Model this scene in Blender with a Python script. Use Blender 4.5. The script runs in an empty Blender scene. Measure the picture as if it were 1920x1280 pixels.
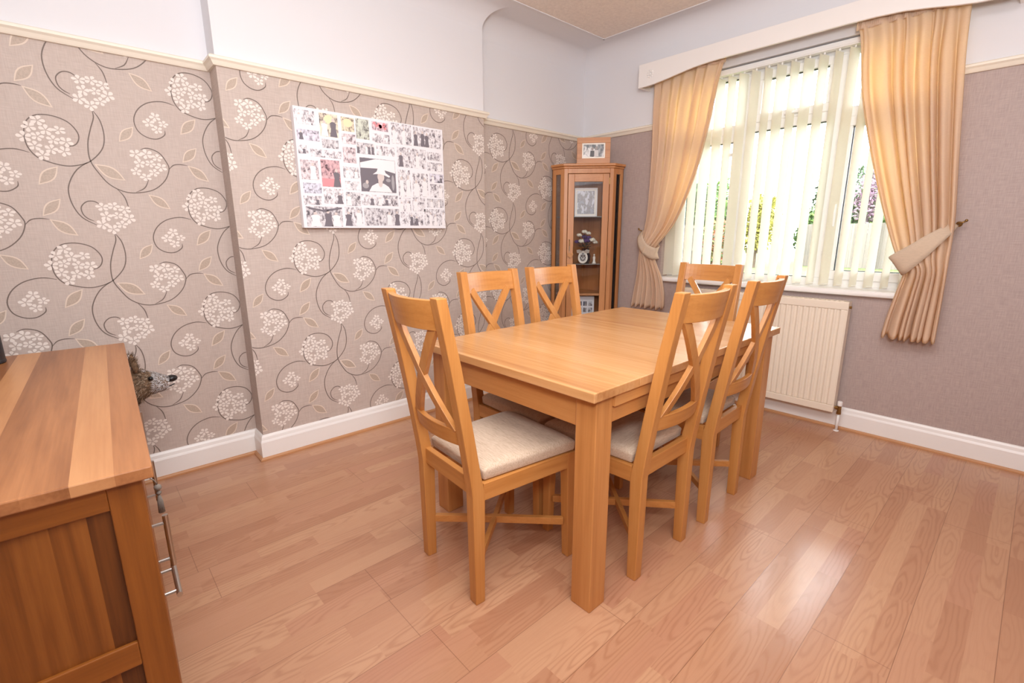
import bpy, bmesh, math, random
from mathutils import Vector, Matrix
random.seed(7)
PI = math.pi
SC = bpy.context.scene
COL = SC.collection

# ---------------------------------------------------------------- camera, world, lights, exposure
CAM = (2.8762, -3.4677, 1.2202)
YAW, PITCH, ROLL, FOC = -.8326, .2232, -.0044, 894.99
cd = bpy.data.cameras.new('camera'); cam = bpy.data.objects.new('camera', cd); COL.objects.link(cam)
_f = Vector((math.sin(YAW)*math.cos(PITCH), math.cos(YAW)*math.cos(PITCH), -math.sin(PITCH)))
_r = Vector((math.cos(YAW), -math.sin(YAW), 0)); _u = _r.cross(_f)
_r2 = _r*math.cos(ROLL) + _u*math.sin(ROLL); _u2 = _u*math.cos(ROLL) - _r*math.sin(ROLL)
M = Matrix((_r2, _u2, -_f)).transposed().to_4x4(); M.translation = CAM
cam.matrix_world = M
cd.sensor_fit = 'HORIZONTAL'; cd.sensor_width = 36; cd.lens = FOC/1920*36
cd.clip_start = .02; cd.clip_end = 200
SC.camera = cam

w = bpy.data.worlds.new('overcast_sky'); SC.world = w; w.use_nodes = True
bgn = w.node_tree.nodes['Background']
bgn.inputs[0].default_value = (.90, .95, 1.0, 1); bgn.inputs[1].default_value = 9.5

def area(name, loc, target, size, sy, power, col):
    l = bpy.data.lights.new(name, 'AREA'); l.shape = 'RECTANGLE'; l.size = size; l.size_y = sy
    l.energy = power; l.color = col
    o = bpy.data.objects.new(name, l); COL.objects.link(o); o.location = loc
    d = Vector(target) - Vector(loc); o.rotation_euler = d.to_track_quat('-Z', 'Y').to_euler()
    return o
area('ceiling_fill', (2.45, -2.75, 2.60), (2.35, -2.6, 0), 1.3, 1.3, 36, (.97, .98, 1.0))  # soft fill added below the ceiling to brighten the room, out of view
area('flash_fill', (3.1, -3.55, 1.75), (2.2, -2.6, 2.7), .5, .5, 52, (.95, .97, 1.0))  # added fill standing in for a bounced flash, aimed up at the ceiling

SC.view_settings.view_transform = 'Standard'; SC.view_settings.look = 'None'
SC.view_settings.exposure = 0.27; SC.view_settings.gamma = 1.0; SC.view_settings.use_curve_mapping = False
SC.cycles.use_denoising = True
SC.cycles.max_bounces = 10; SC.cycles.diffuse_bounces = 6; SC.cycles.transparent_max_bounces = 24
SC.cycles.caustics_reflective = False; SC.cycles.caustics_refractive = False
SC.cycles.sample_clamp_indirect = 6

# ---------------------------------------------------------------- helpers: mesh
class MB:
    def __init__(s): s.v = []; s.f = []; s.m = []; s.xf = None
    def add(s, vs, fs, mi=0):
        n = len(s.v)
        if s.xf is not None: vs = [tuple(s.xf @ Vector(p)) for p in vs]
        s.v += [tuple(p) for p in vs]
        for f in fs: s.f.append(tuple(i+n for i in f)); s.m.append(mi)
    def box(s, x0, x1, y0, y1, z0, z1, mi=0):
        s.add([(x0,y0,z0),(x1,y0,z0),(x1,y1,z0),(x0,y1,z0),(x0,y0,z1),(x1,y0,z1),(x1,y1,z1),(x0,y1,z1)],
              [(0,3,2,1),(4,5,6,7),(0,1,5,4),(1,2,6,5),(2,3,7,6),(3,0,4,7)], mi)
    def prism(s, poly, d, axis, a, b, mi=0):
        """poly in 2D, extruded along axis ('x','y','z') from a to b"""
        def P(p, t):
            return {'x': (t, p[0], p[1]), 'y': (p[0], t, p[1]), 'z': (p[0], p[1], t)}[axis]
        n = len(poly)
        vs = [P(p, a) for p in poly] + [P(p, b) for p in poly]
        fs = [tuple(range(n)), tuple(range(2*n-1, n-1, -1))] + [(i, i+n, (i+1) % n + n, (i+1) % n) for i in range(n)]
        s.add(vs, fs, mi)
    def sweep(s, pts, w, t, nrm, mi=0, ws=None):
        """rectangular bar: w across (tangent x normal), t along the normal"""
        pts = [Vector(p) for p in pts]; n = len(pts); vs = []
        for i, p in enumerate(pts):
            tg = (pts[min(i+1, n-1)] - pts[max(i-1, 0)]).normalized()
            nn = Vector(nrm[i] if isinstance(nrm, list) else nrm); nn = (nn - tg*nn.dot(tg)).normalized()
            sd = tg.cross(nn); ww = (ws[i] if ws else w)/2
            for a, b in ((-1,-1),(1,-1),(1,1),(-1,1)): vs.append(p + sd*ww*a + nn*t/2*b)
        fs = [(3,2,1,0), tuple(4*(n-1)+k for k in range(4))]
        for i in range(n-1):
            for k in range(4):
                a = 4*i+k; b = 4*i+(k+1) % 4; fs.append((a, b, b+4, a+4))
        s.add(vs, fs, mi)
    def tube(s, pts, r, seg=10, mi=0, rs=None):
        pts = [Vector(p) for p in pts]; n = len(pts); vs = []; ref = Vector((0.13, .27, .95)).normalized()
        for i, p in enumerate(pts):
            tg = (pts[min(i+1, n-1)] - pts[max(i-1, 0)]).normalized()
            a = tg.cross(ref)
            if a.length < .05: a = tg.cross(Vector((1, 0, 0)))
            a.normalize(); b = tg.cross(a); rr = rs[i] if rs else r
            for k in range(seg):
                q = 2*PI*k/seg; vs.append(p + (a*math.cos(q) + b*math.sin(q))*rr)
        fs = [tuple(range(seg-1, -1, -1)), tuple(seg*(n-1)+k for k in range(seg))]
        for i in range(n-1):
            for k in range(seg):
                a = seg*i+k; b = seg*i+(k+1) % seg; fs.append((a, b, b+seg, a+seg))
        s.add(vs, fs, mi)
    def lathe(s, prof, c=(0, 0, 0), seg=24, mi=0):
        vs = []; n = len(prof)
        for r, z in prof:
            for k in range(seg):
                q = 2*PI*k/seg; vs.append((c[0]+r*math.cos(q), c[1]+r*math.sin(q), c[2]+z))
        fs = [tuple(range(seg-1, -1, -1)), tuple(seg*(n-1)+k for k in range(seg))]
        for i in range(n-1):
            for k in range(seg):
                a = seg*i+k; b = seg*i+(k+1) % seg; fs.append((a, b, b+seg, a+seg))
        s.add(vs, fs, mi)
    def ball(s, c, r, seg=12, rings=8, mi=0):
        if not hasattr(r, '__len__'): r = (r, r, r)
        vs = [(c[0], c[1], c[2]-r[2])]
        for j in range(1, rings):
            t = -PI/2 + PI*j/rings
            for k in range(seg):
                q = 2*PI*k/seg; vs.append((c[0]+r[0]*math.cos(t)*math.cos(q), c[1]+r[1]*math.cos(t)*math.sin(q), c[2]+r[2]*math.sin(t)))
        vs.append((c[0], c[1], c[2]+r[2])); L = len(vs)-1
        fs = [(0, 1+(k+1) % seg, 1+k) for k in range(seg)]
        for j in range(rings-2):
            for k in range(seg):
                a = 1+j*seg+k; b = 1+j*seg+(k+1) % seg; fs.append((a, b, b+seg, a+seg))
        fs += [(L, 1+(rings-2)*seg+k, 1+(rings-2)*seg+(k+1) % seg) for k in range(seg)]
        s.add(vs, fs, mi)
    def grid(s, fn, nu, nv, mi=0):
        vs = [fn(i/nu, j/nv) for j in range(nv+1) for i in range(nu+1)]
        fs = [(j*(nu+1)+i, j*(nu+1)+i+1, (j+1)*(nu+1)+i+1, (j+1)*(nu+1)+i) for j in range(nv) for i in range(nu)]
        s.add(vs, fs, mi)

def obj(name, mb, mats, parent=None, bevel=0, smooth=False, seg=2, label=None):
    me = bpy.data.meshes.new(name); me.from_pydata(mb.v, [], mb.f)
    if not isinstance(mats, (list, tuple)): mats = [mats]
    for m in mats: me.materials.append(m)
    me.polygons.foreach_set('material_index', mb.m)
    if smooth: me.polygons.foreach_set('use_smooth', [True]*len(mb.f))
    bm = bmesh.new(); bm.from_mesh(me)
    if not getattr(mb, 'keep', False): bmesh.ops.recalc_face_normals(bm, faces=bm.faces)
    bm.to_mesh(me); bm.free(); me.update()
    o = bpy.data.objects.new(name, me); COL.objects.link(o)
    if parent is not None: o.parent = parent
    if bevel:
        b = o.modifiers.new('bevel', 'BEVEL'); b.width = bevel; b.segments = seg; b.limit_method = 'ANGLE'; b.angle_limit = .6
    if label: o['label'] = label
    return o

def tag(o, label, cat, group=None, kind=None):
    o['label'] = label; o['category'] = cat
    if group: o['group'] = group
    if kind: o['kind'] = kind
    return o
def thing(name, label, cat, loc=(0, 0, 0), rz=0, group=None, kind=None):
    o = bpy.data.objects.new(name, None); COL.objects.link(o); o.location = loc; o.rotation_euler = (0, 0, rz)
    return tag(o, label, cat, group, kind)
def struct(name, mb, mats, parent=None, **k):
    o = obj(name, mb, mats, parent, **k)
    if parent is None: o['kind'] = 'structure'
    return o
def copy_tree(o, parent=None):
    c = o.copy(); COL.objects.link(c)
    if parent is not None: c.parent = parent
    for ch in list(o.children): copy_tree(ch, c)
    return c
def catmull(P, n=6):
    P = [tuple(p) for p in P]; Q = [P[0]] + P + [P[-1]]; out = []
    for i in range(len(P)-1):
        a, b, c, d = Q[i:i+4]
        for k in range(n):
            t = k/n
            out.append(tuple(.5*((2*b[j]) + (-a[j]+c[j])*t + (2*a[j]-5*b[j]+4*c[j]-d[j])*t*t + (-a[j]+3*b[j]-3*c[j]+d[j])*t**3) for j in range(len(a))))
    out.append(P[-1]); return out
def interp(x, tab):
    if x <= tab[0][0]: return tab[0][1]
    for (a, fa), (b, fb) in zip(tab, tab[1:]):
        if x <= b:
            t = (x-a)/(b-a); t = t*t*(3-2*t) if False else t
            return fa+(fb-fa)*t
    return tab[-1][1]

# ---------------------------------------------------------------- helpers: materials
def lin(c):
    return tuple(((x/255)/12.92 if x/255 <= .04045 else ((x/255+.055)/1.055)**2.4) for x in c) + (1,)
def newmat(name):
    m = bpy.data.materials.new(name); m.use_nodes = True
    nt = m.node_tree; b = nt.nodes['Principled BSDF']
    return m, nt, b
def N(nt, t, **k):
    n = nt.nodes.new(t)
    for a, v in k.items():
        if a.startswith('i_'): n.inputs[int(a[2:])].default_value = v
        else: setattr(n, a, v)
    return n
def math_(nt, op, a, b=None):
    n = nt.nodes.new('ShaderNodeMath'); n.operation = op
    for i, v in enumerate((a, b)):
        if v is None: continue
        if isinstance(v, (int, float)): n.inputs[i].default_value = v
        else: nt.links.new(v, n.inputs[i])
    return n.outputs[0]
def mix(nt, fac, a, b, mode='MIX'):
    n = nt.nodes.new('ShaderNodeMix'); n.data_type = 'RGBA'; n.blend_type = mode
    for i, v in ((0, fac), (6, a), (7, b)):
        if isinstance(v, (int, float)): n.inputs[i].default_value = v
        elif isinstance(v, tuple): n.inputs[i].default_value = v
        else: nt.links.new(v, n.inputs[i])
    return n.outputs[2]
def ramp(nt, fac, stops, interp_='LINEAR'):
    r = nt.nodes.new('ShaderNodeValToRGB'); r.color_ramp.interpolation = interp_
    e = r.color_ramp.elements
    while len(e) < len(stops): e.new(.5)
    for i, (p, c) in enumerate(stops): e[i].position = p; e[i].color = c
    nt.links.new(fac, r.inputs[0]); return r.outputs[0]
def combine(nt, x, y, z):
    n = nt.nodes.new('ShaderNodeCombineXYZ')
    for i, v in enumerate((x, y, z)):
        if isinstance(v, (int, float)): n.inputs[i].default_value = v
        else: nt.links.new(v, n.inputs[i])
    return n.outputs[0]
def noise(nt, vec, scale, detail=3, rough=.5, dist=0):
    n = N(nt, 'ShaderNodeTexNoise'); n.inputs['Scale'].default_value = scale; n.inputs['Detail'].default_value = detail
    n.inputs['Roughness'].default_value = rough; n.inputs['Distortion'].default_value = dist
    nt.links.new(vec, n.inputs['Vector']); return n.outputs[0]
def white(nt, vec):
    n = N(nt, 'ShaderNodeTexWhiteNoise', noise_dimensions='3D'); nt.links.new(vec, n.inputs['Vector']); return n
def bump(nt, b, h, strength, dist=.002):
    n = N(nt, 'ShaderNodeBump'); n.inputs['Strength'].default_value = strength; n.inputs['Distance'].default_value = dist
    nt.links.new(h, n.inputs['Height']); nt.links.new(n.outputs[0], b.inputs['Normal'])

def plain(name, c, rough=.5, metal=0, nz=0, nscale=40, spec=.5):
    m, nt, b = newmat(name); b.inputs['Base Color'].default_value = lin(c)
    b.inputs['Roughness'].default_value = rough; b.inputs['Metallic'].default_value = metal
    b.inputs['Specular IOR Level'].default_value = spec
    if nz:
        tc = N(nt, 'ShaderNodeTexCoord'); f = noise(nt, tc.outputs['Object'], nscale, 4, .6)
        d = tuple(int(x*(1-nz)) for x in c); l = tuple(min(255, int(x*(1+nz*.6))) for x in c)
        nt.links.new(ramp(nt, f, [(.3, lin(d)), (.7, lin(l))]), b.inputs['Base Color'])
        bump(nt, b, f, .15)
    return m

def wood(name, axis, dark, mid, light, rough=.38, board=None, baxis=None, bvar=.25, scale=1.0, coat=0, hue=0):
    """oak with the grain along axis; board = board width across baxis"""
    m, nt, b = newmat(name)
    tc = N(nt, 'ShaderNodeTexCoord'); sp = N(nt, 'ShaderNodeSeparateXYZ'); nt.links.new(tc.outputs['Object'], sp.inputs[0])
    ax = 'xyz'.index(axis); co = [sp.outputs[i] for i in range(3)]
    off = 0.0; bw = None
    if board:
        k = 'xyz'.index(baxis); idx = math_(nt, 'FLOOR', math_(nt, 'DIVIDE', math_(nt, 'ADD', co[k], 7.013), board))
        bw = white(nt, combine(nt, idx, 3.7, 1.3)); off = math_(nt, 'MULTIPLY', bw.outputs[0], 37.0)
    g = [co[i] for i in range(3)]
    if board: g[ax] = math_(nt, 'ADD', g[ax], off)
    sx = [14*scale]*3; sx[ax] = 1.1*scale
    vec = combine(nt, *[math_(nt, 'MULTIPLY', g[i], sx[i]) for i in range(3)])
    n1 = noise(nt, vec, 1.0, 5, .55, .6)
    sx2 = [150*scale]*3; sx2[ax] = 5*scale
    vec2 = combine(nt, *[math_(nt, 'MULTIPLY', g[i], sx2[i]) for i in range(3)])
    n2 = noise(nt, vec2, 1.0, 3, .6)
    wv = N(nt, 'ShaderNodeTexWave', wave_type='RINGS', rings_direction='XYZ'[ax]); wv.inputs['Scale'].default_value = .9
    wv.inputs['Distortion'].default_value = 5; wv.inputs['Detail'].default_value = 2; wv.inputs['Detail Scale'].default_value = .6
    nt.links.new(vec, wv.inputs['Vector'])
    f = math_(nt, 'ADD', math_(nt, 'MULTIPLY', n1, .70), math_(nt, 'MULTIPLY', wv.outputs['Fac'], .05))
    f = math_(nt, 'ADD', f, math_(nt, 'MULTIPLY', n2, .25))
    if bw: f = math_(nt, 'ADD', f, math_(nt, 'MULTIPLY', math_(nt, 'SUBTRACT', bw.outputs[0], .5), bvar))
    c = ramp(nt, f, [(.24, lin(dark)), (.5, lin(mid)), (.78, lin(light))])
    nt.links.new(c, b.inputs['Base Color']); b.inputs['Roughness'].default_value = rough
    b.inputs['Coat Weight'].default_value = coat; b.inputs['Coat Roughness'].default_value = .2
    bump(nt, b, n2, .12, .001)
    return m

# ---------------------------------------------------------------- materials
OAKD, OAKM, OAKL = (164, 104, 48), (190, 130, 68), (204, 148, 86)
oak = {a: wood('oak_grain_'+a, a, OAKD, OAKM, OAKL) for a in 'xyz'}
table_oak = wood('table_oak_boards', 'x', (162, 108, 62), (192, 140, 88), (208, 160, 110), rough=.27, board=.118, baxis='y', bvar=.22, coat=.15)
TBL = {a: wood('table_oak_'+a, a, (166, 106, 52), (194, 134, 76), (208, 154, 94), rough=.36) for a in 'xyz'}
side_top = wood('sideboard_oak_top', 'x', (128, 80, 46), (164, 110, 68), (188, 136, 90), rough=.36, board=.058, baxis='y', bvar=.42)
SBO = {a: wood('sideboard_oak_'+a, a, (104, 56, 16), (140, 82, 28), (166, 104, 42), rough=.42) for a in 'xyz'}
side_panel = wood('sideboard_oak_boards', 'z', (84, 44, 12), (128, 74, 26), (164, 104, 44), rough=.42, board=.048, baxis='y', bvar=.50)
CBO = {a: wood('cabinet_oak_'+a, a, (166, 106, 58), (192, 132, 82), (208, 152, 104), rough=.4) for a in 'xyz'}
white_paint = plain('white_gloss_paint', (240, 238, 235), .35)
wall_white = plain('white_emulsion', (225, 225, 228), .85, spec=.2)
cream_paint = plain('cream_picture_rail', (236, 228, 212), .45)
upvc = plain('white_upvc', (236, 236, 234), .3)
rad_mat = plain('radiator_enamel', (234, 222, 204), .35)
chrome = plain('brushed_steel', (190, 188, 184), .28, 1.0)
brass = plain('aged_brass', (150, 118, 70), .35, .9)
black_rubber = plain('black_seal', (30, 30, 32), .5)
ceil_brown = plain('ceiling_taupe', (236, 226, 216), .95, nz=.04, nscale=60, spec=.1)

def mk_paper(name, c, c2):
    m, nt, b = newmat(name); tc = N(nt, 'ShaderNodeTexCoord'); mp = N(nt, 'ShaderNodeMapping')
    mp.inputs['Scale'].default_value = (260, 260, 18); nt.links.new(tc.outputs['Object'], mp.inputs[0])
    f = noise(nt, mp.outputs[0], 1.0, 2, .5)
    mp2 = N(nt, 'ShaderNodeMapping'); mp2.inputs['Scale'].default_value = (20, 20, 300); nt.links.new(tc.outputs['Object'], mp2.inputs[0])
    f2 = noise(nt, mp2.outputs[0], 1.0, 2, .5)
    g = math_(nt, 'MULTIPLY', math_(nt, 'ADD', f, f2), .5)
    nt.links.new(ramp(nt, g, [(.36, lin(c)), (.64, lin(c2))]), b.inputs['Base Color'])
    b.inputs['Roughness'].default_value = .6; b.inputs['Specular IOR Level'].default_value = .35
    bump(nt, b, g, .2, .001)
    return m
paper = mk_paper('taupe_wallpaper', (186, 171, 162), (199, 185, 176))
paper_plain = mk_paper('mauve_textured_wallpaper', (168, 151, 146), (186, 169, 163))
vine = plain('vine_line', (112, 98, 90), .6)
petal = plain('petal_cream', (232, 223, 215), .7)
leaf_out = plain('leaf_outline', (218, 202, 186), .6)
leaf_in = plain('leaf_fill', (184, 166, 150), .5, nz=.06, nscale=150)

# floor laminate
def mk_floor():
    m, nt, b = newmat('laminate_floor'); tc = N(nt, 'ShaderNodeTexCoord'); sp = N(nt, 'ShaderNodeSeparateXYZ'); nt.links.new(tc.outputs['Object'], sp.inputs[0])
    X, Y = sp.outputs[0], sp.outputs[1]
    W, L = .0673, .40; PX0, PX1, PY1 = 2.368, 2.570, -1.318
    u = math_(nt, 'DIVIDE', math_(nt, 'ADD', X, 7.727), W); i = math_(nt, 'FLOOR', u)
    r = white(nt, combine(nt, i, 1.7, .3)).outputs[0]
    v = math_(nt, 'ADD', math_(nt, 'DIVIDE', Y, L), math_(nt, 'MULTIPLY', r, 9.0)); j = math_(nt, 'FLOOR', v)
    cell = white(nt, combine(nt, i, j, 2.2)); ra = cell.outputs[0]
    sc = N(nt, 'ShaderNodeSeparateColor'); nt.links.new(cell.outputs[1], sc.inputs[0])
    ul = math_(nt, 'SUBTRACT', math_(nt, 'SUBTRACT', u, i), sc.outputs[0])
    vl = math_(nt, 'SUBTRACT', math_(nt, 'SUBTRACT', v, j), sc.outputs[1])
    nz = noise(nt, combine(nt, math_(nt, 'MULTIPLY', X, 22), math_(nt, 'MULTIPLY', Y, 3.5), math_(nt, 'MULTIPLY', ra, 50)), 1.0, 2, .5)
    nn = math_(nt, 'MULTIPLY', math_(nt, 'SUBTRACT', nz, .5), 1.1)
    # nested ovals of the cathedral grain
    d = N(nt, 'ShaderNodeVectorMath', operation='LENGTH')
    nt.links.new(combine(nt, math_(nt, 'MULTIPLY', ul, 1.0), math_(nt, 'MULTIPLY', vl, .75), 0), d.inputs[0])
    rad = math_(nt, 'ADD', d.outputs['Value'], math_(nt, 'MULTIPLY', nn, .60))
    s = math_(nt, 'SINE', math_(nt, 'MULTIPLY', rad, 34))
    s = math_(nt, 'POWER', math_(nt, 'MULTIPLY', math_(nt, 'ADD', s, 1), .5), 3)
    fine = noise(nt, combine(nt, math_(nt, 'MULTIPLY', X, 330), math_(nt, 'MULTIPLY', Y, 9), math_(nt, 'MULTIPLY', ra, 50)), 1.0, 3, .6)
    base = ramp(nt, ra, [(0, lin((176, 128, 98))), (.35, lin((190, 144, 112))), (.7, lin((200, 157, 123))), (1, lin((184, 134, 106)))])
    c = mix(nt, math_(nt, 'MULTIPLY', math_(nt, 'MULTIPLY', s, math_(nt, 'POWER', sc.outputs[2], .7)), .46), base, lin((148, 94, 64)))
    c = mix(nt, math_(nt, 'MULTIPLY', fine, .46), c, lin((168, 116, 86)))
    # seams between the planks, every three strips
    pu = math_(nt, 'DIVIDE', math_(nt, 'ADD', X, 7.727), W*3); pf = math_(nt, 'FRACT', pu)
    e = math_(nt, 'LESS_THAN', math_(nt, 'MINIMUM', pf, math_(nt, 'SUBTRACT', 1, pf)), .005)
    pr_ = white(nt, combine(nt, math_(nt, 'FLOOR', pu), 9.1, 4.4)).outputs[0]
    pv = math_(nt, 'FRACT', math_(nt, 'ADD', math_(nt, 'DIVIDE', Y, 1.28), pr_))
    e2 = math_(nt, 'LESS_THAN', pv, .0016)
    c = mix(nt, math_(nt, 'MULTIPLY', math_(nt, 'MAXIMUM', e, e2), .6), c, lin((110, 66, 42)))
    nt.links.new(c, b.inputs['Base Color'])
    sm = noise(nt, tc.outputs['Object'], 3.0, 3, .6)
    # one newer, shinier plank
    inx = math_(nt, 'MULTIPLY', math_(nt, 'GREATER_THAN', X, PX0), math_(nt, 'LESS_THAN', X, PX1))
    iny = math_(nt, 'LESS_THAN', Y, PY1)
    shiny = math_(nt, 'MULTIPLY', inx, iny)
    nt.links.new(math_(nt, 'SUBTRACT', math_(nt, 'ADD', math_(nt, 'MULTIPLY', sm, .12), .24), math_(nt, 'MULTIPLY', shiny, .10)), b.inputs['Roughness'])
    nt.links.new(math_(nt, 'ADD', .75, math_(nt, 'MULTIPLY', shiny, .20)), b.inputs['Specular IOR Level'])
    big = noise(nt, tc.outputs['Object'], 14, 2, .5)
    bump(nt, b, big, .02, .004)
    return m
floor_mat = mk_floor()

def translucent(name, c, tc_, fac, weave=0, rough=.9, alpha=0):
    m, nt, b = newmat(name); b.inputs['Base Color'].default_value = lin(c); b.inputs['Roughness'].default_value = rough
    b.inputs['Specular IOR Level'].default_value = .15
    t = N(nt, 'ShaderNodeBsdfTranslucent'); t.inputs[0].default_value = lin(tc_)
    mx = N(nt, 'ShaderNodeMixShader'); mx.inputs[0].default_value = fac
    nt.links.new(b.outputs[0], mx.inputs[1]); nt.links.new(t.outputs[0], mx.inputs[2])
    nt.links.new(mx.outputs[0], nt.nodes['Material Output'].inputs[0])
    if weave:
        tx = N(nt, 'ShaderNodeTexCoord'); mp = N(nt, 'ShaderNodeMapping'); mp.inputs['Scale'].default_value = (60, 60, 500)
        nt.links.new(tx.outputs['Object'], mp.inputs[0]); f = noise(nt, mp.outputs[0], 1.0, 3, .6)
        d = tuple(int(x*(1-weave)) for x in c)
        nt.links.new(ramp(nt, f, [(.3, lin(d)), (.7, lin(c))]), b.inputs['Base Color']); bump(nt, b, f, .25, .001)
    return m
curtain_mat = translucent('peach_curtain_fabric', (240, 224, 208), (255, 228, 168), .50, .05)
band_mat = translucent('peach_tieback_fabric', (218, 196, 172), (240, 200, 150), .10, .07)
slat_mat = translucent('cream_blind_fabric', (250, 247, 234), (255, 253, 240), .60, .03)
def mk_glass():
    m, nt, b = newmat('window_glass'); nt.nodes.remove(b)
    t = N(nt, 'ShaderNodeBsdfTransparent'); g = N(nt, 'ShaderNodeBsdfGlossy'); g.inputs['Roughness'].default_value = .02
    fr = N(nt, 'ShaderNodeFresnel'); fr.inputs[0].default_value = 1.45
    mx = N(nt, 'ShaderNodeMixShader'); nt.links.new(fr.outputs[0], mx.inputs[0]); nt.links.new(t.outputs[0], mx.inputs[1]); nt.links.new(g.outputs[0], mx.inputs[2])
    nt.links.new(mx.outputs[0], nt.nodes['Material Output'].inputs[0]); return m
glass = mk_glass()
def mk_cushion():
    m, nt, b = newmat('oatmeal_chenille'); tc = N(nt, 'ShaderNodeTexCoord'); mp = N(nt, 'ShaderNodeMapping')
    mp.inputs['Scale'].default_value = (30, 280, 200); nt.links.new(tc.outputs['Object'], mp.inputs[0])
    f = noise(nt, mp.outputs[0], 1.0, 4, .7)
    nt.links.new(ramp(nt, f, [(.3, lin((176, 152, 128))), (.5, lin((200, 178, 154))), (.75, lin((216, 198, 178)))]), b.inputs['Base Color'])
    b.inputs['Roughness'].default_value = .85; b.inputs['Sheen Weight'].default_value = .2; bump(nt, b, f, .45, .002)
    return m
cushion_mat = mk_cushion()

# ---------------------------------------------------------------- room shell
H = 2.66; RX = 3.55; RY = -3.95; BD = .132; B0, B1 = -2.832, -1.226; ZR = 1.988; RH = .042
fl = MB(); fl.box(-.1, RX+.1, RY-.1, .25, -.06, 0); struct('floor', fl, floor_mat)

# left wall with the chimney breast; below the rail wallpaper with its printed pattern, above it white
lw = MB()
lw.box(-.12, 0, RY, 0, 0, ZR, 0); lw.box(-.12, 0, RY, 0, ZR, H, 1)
lw.box(0, BD, B0, B1, 0, ZR, 0); lw.box(0, BD, B0, B1, ZR, H, 1)
CURVES= [[(0.055, -0.026), (0.09, -0.016), (0.107, 0.011), (0.105, 0.041), (0.08, 0.076), (0.035, 0.093), (-0.011, 0.09), (-0.043, 0.066), (-0.059, 0.021), (-0.059, -0.032), (-0.04, -0.071), (-0.011, -0.089), (0.041, -0.103), (0.084, -0.099), (0.131, -0.078), (0.178, -0.025), (0.194, 0.032), (0.189, 0.096), (0.168, 0.138)], [(0.168, 0.138), (0.169, 0.105), (0.152, 0.057), (0.134, -0.006), (0.132, -0.075), (0.156, -0.131), (0.183, -0.171), (0.226, -0.198), (0.274, -0.203), (0.341, -0.186), (0.391, -0.142), (0.414, -0.09), (0.409, -0.059), (0.385, -0.018), (0.344, -0.002), (0.315, -0.011)], [(0.329, -0.141), (0.309, -0.179), (0.274, -0.2)], [(0.207, -0.19), (0.229, -0.227), (0.238, -0.286)], [(0.414, -0.09), (0.434, -0.069), (0.462, -0.063), (0.492, -0.066)], [(0.121, -0.083), (0.082, -0.116), (0.053, -0.163), (0.04, -0.21), (0.046, -0.268), (0.07, -0.318), (0.117, -0.351)], [(0.14, -0.262), (0.119, -0.247), (0.093, -0.249), (0.072, -0.272), (0.073, -0.301), (0.086, -0.32), (0.107, -0.332)], [(-0.055, -0.06), (-0.101, -0.05), (-0.157, -0.063), (-0.199, -0.097), (-0.22, -0.144), (-0.212, -0.189), (-0.181, -0.214), (-0.144, -0.217), (-0.113, -0.197), (-0.109, -0.176)]]
LEAVES= [[(0.143, -0.088), (0.243, -0.151)], [(-0.049, -0.186), (0.022, -0.108)], [(0.492, -0.066), (0.574, -0.135)], [(0.473, -0.053), (0.54, 0.02)], [(0.318, -0.208), (0.396, -0.273)], [(0.243, 0.015), (0.303, 0.085)]]
CELLS= [(-2.514, 1.849, -2.405, 1.777), (-2.385, 1.849, -2.282, 1.73), (-2.266, 1.846, -2.189, 1.771), (-2.268, 1.761, -2.185, 1.706), (-2.183, 1.85, -2.101, 1.741), (-2.084, 1.848, -1.979, 1.798), (-2.088, 1.784, -1.974, 1.732), (-1.962, 1.857, -1.826, 1.74), (-1.816, 1.854, -1.609, 1.742), (-2.508, 1.754, -2.39, 1.699), (-2.38, 1.719, -2.287, 1.671), (-2.508, 1.676, -2.454, 1.63), (-2.447, 1.663, -2.274, 1.621), (-2.268, 1.692, -2.19, 1.606), (-2.184, 1.725, -2.075, 1.662), (-2.064, 1.719, -1.944, 1.666), (-1.933, 1.728, -1.728, 1.612), (-1.723, 1.72, -1.612, 1.669), (-1.722, 1.659, -1.611, 1.605), (-2.505, 1.604, -2.409, 1.502), (-2.398, 1.614, -2.29, 1.471), (-2.274, 1.588, -2.178, 1.525), (-2.175, 1.646, -1.947, 1.457), (-1.934, 1.599, -1.847, 1.44), (-1.835, 1.588, -1.721, 1.445), (-1.71, 1.592, -1.602, 1.535), (-1.709, 1.529, -1.606, 1.444), (-2.501, 1.488, -2.401, 1.432), (-2.395, 1.465, -2.282, 1.381), (-2.268, 1.511, -2.183, 1.46), (-2.27, 1.452, -2.18, 1.373), (-2.178, 1.445, -1.941, 1.381), (-2.505, 1.422, -2.404, 1.372), (-2.499, 1.368, -2.296, 1.258), (-2.283, 1.37, -2.176, 1.262), (-2.168, 1.368, -1.934, 1.266), (-1.934, 1.436, -1.852, 1.352), (-1.843, 1.443, -1.749, 1.355), (-1.737, 1.438, -1.608, 1.382), (-1.929, 1.35, -1.769, 1.267), (-1.76, 1.374, -1.601, 1.268)]

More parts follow.
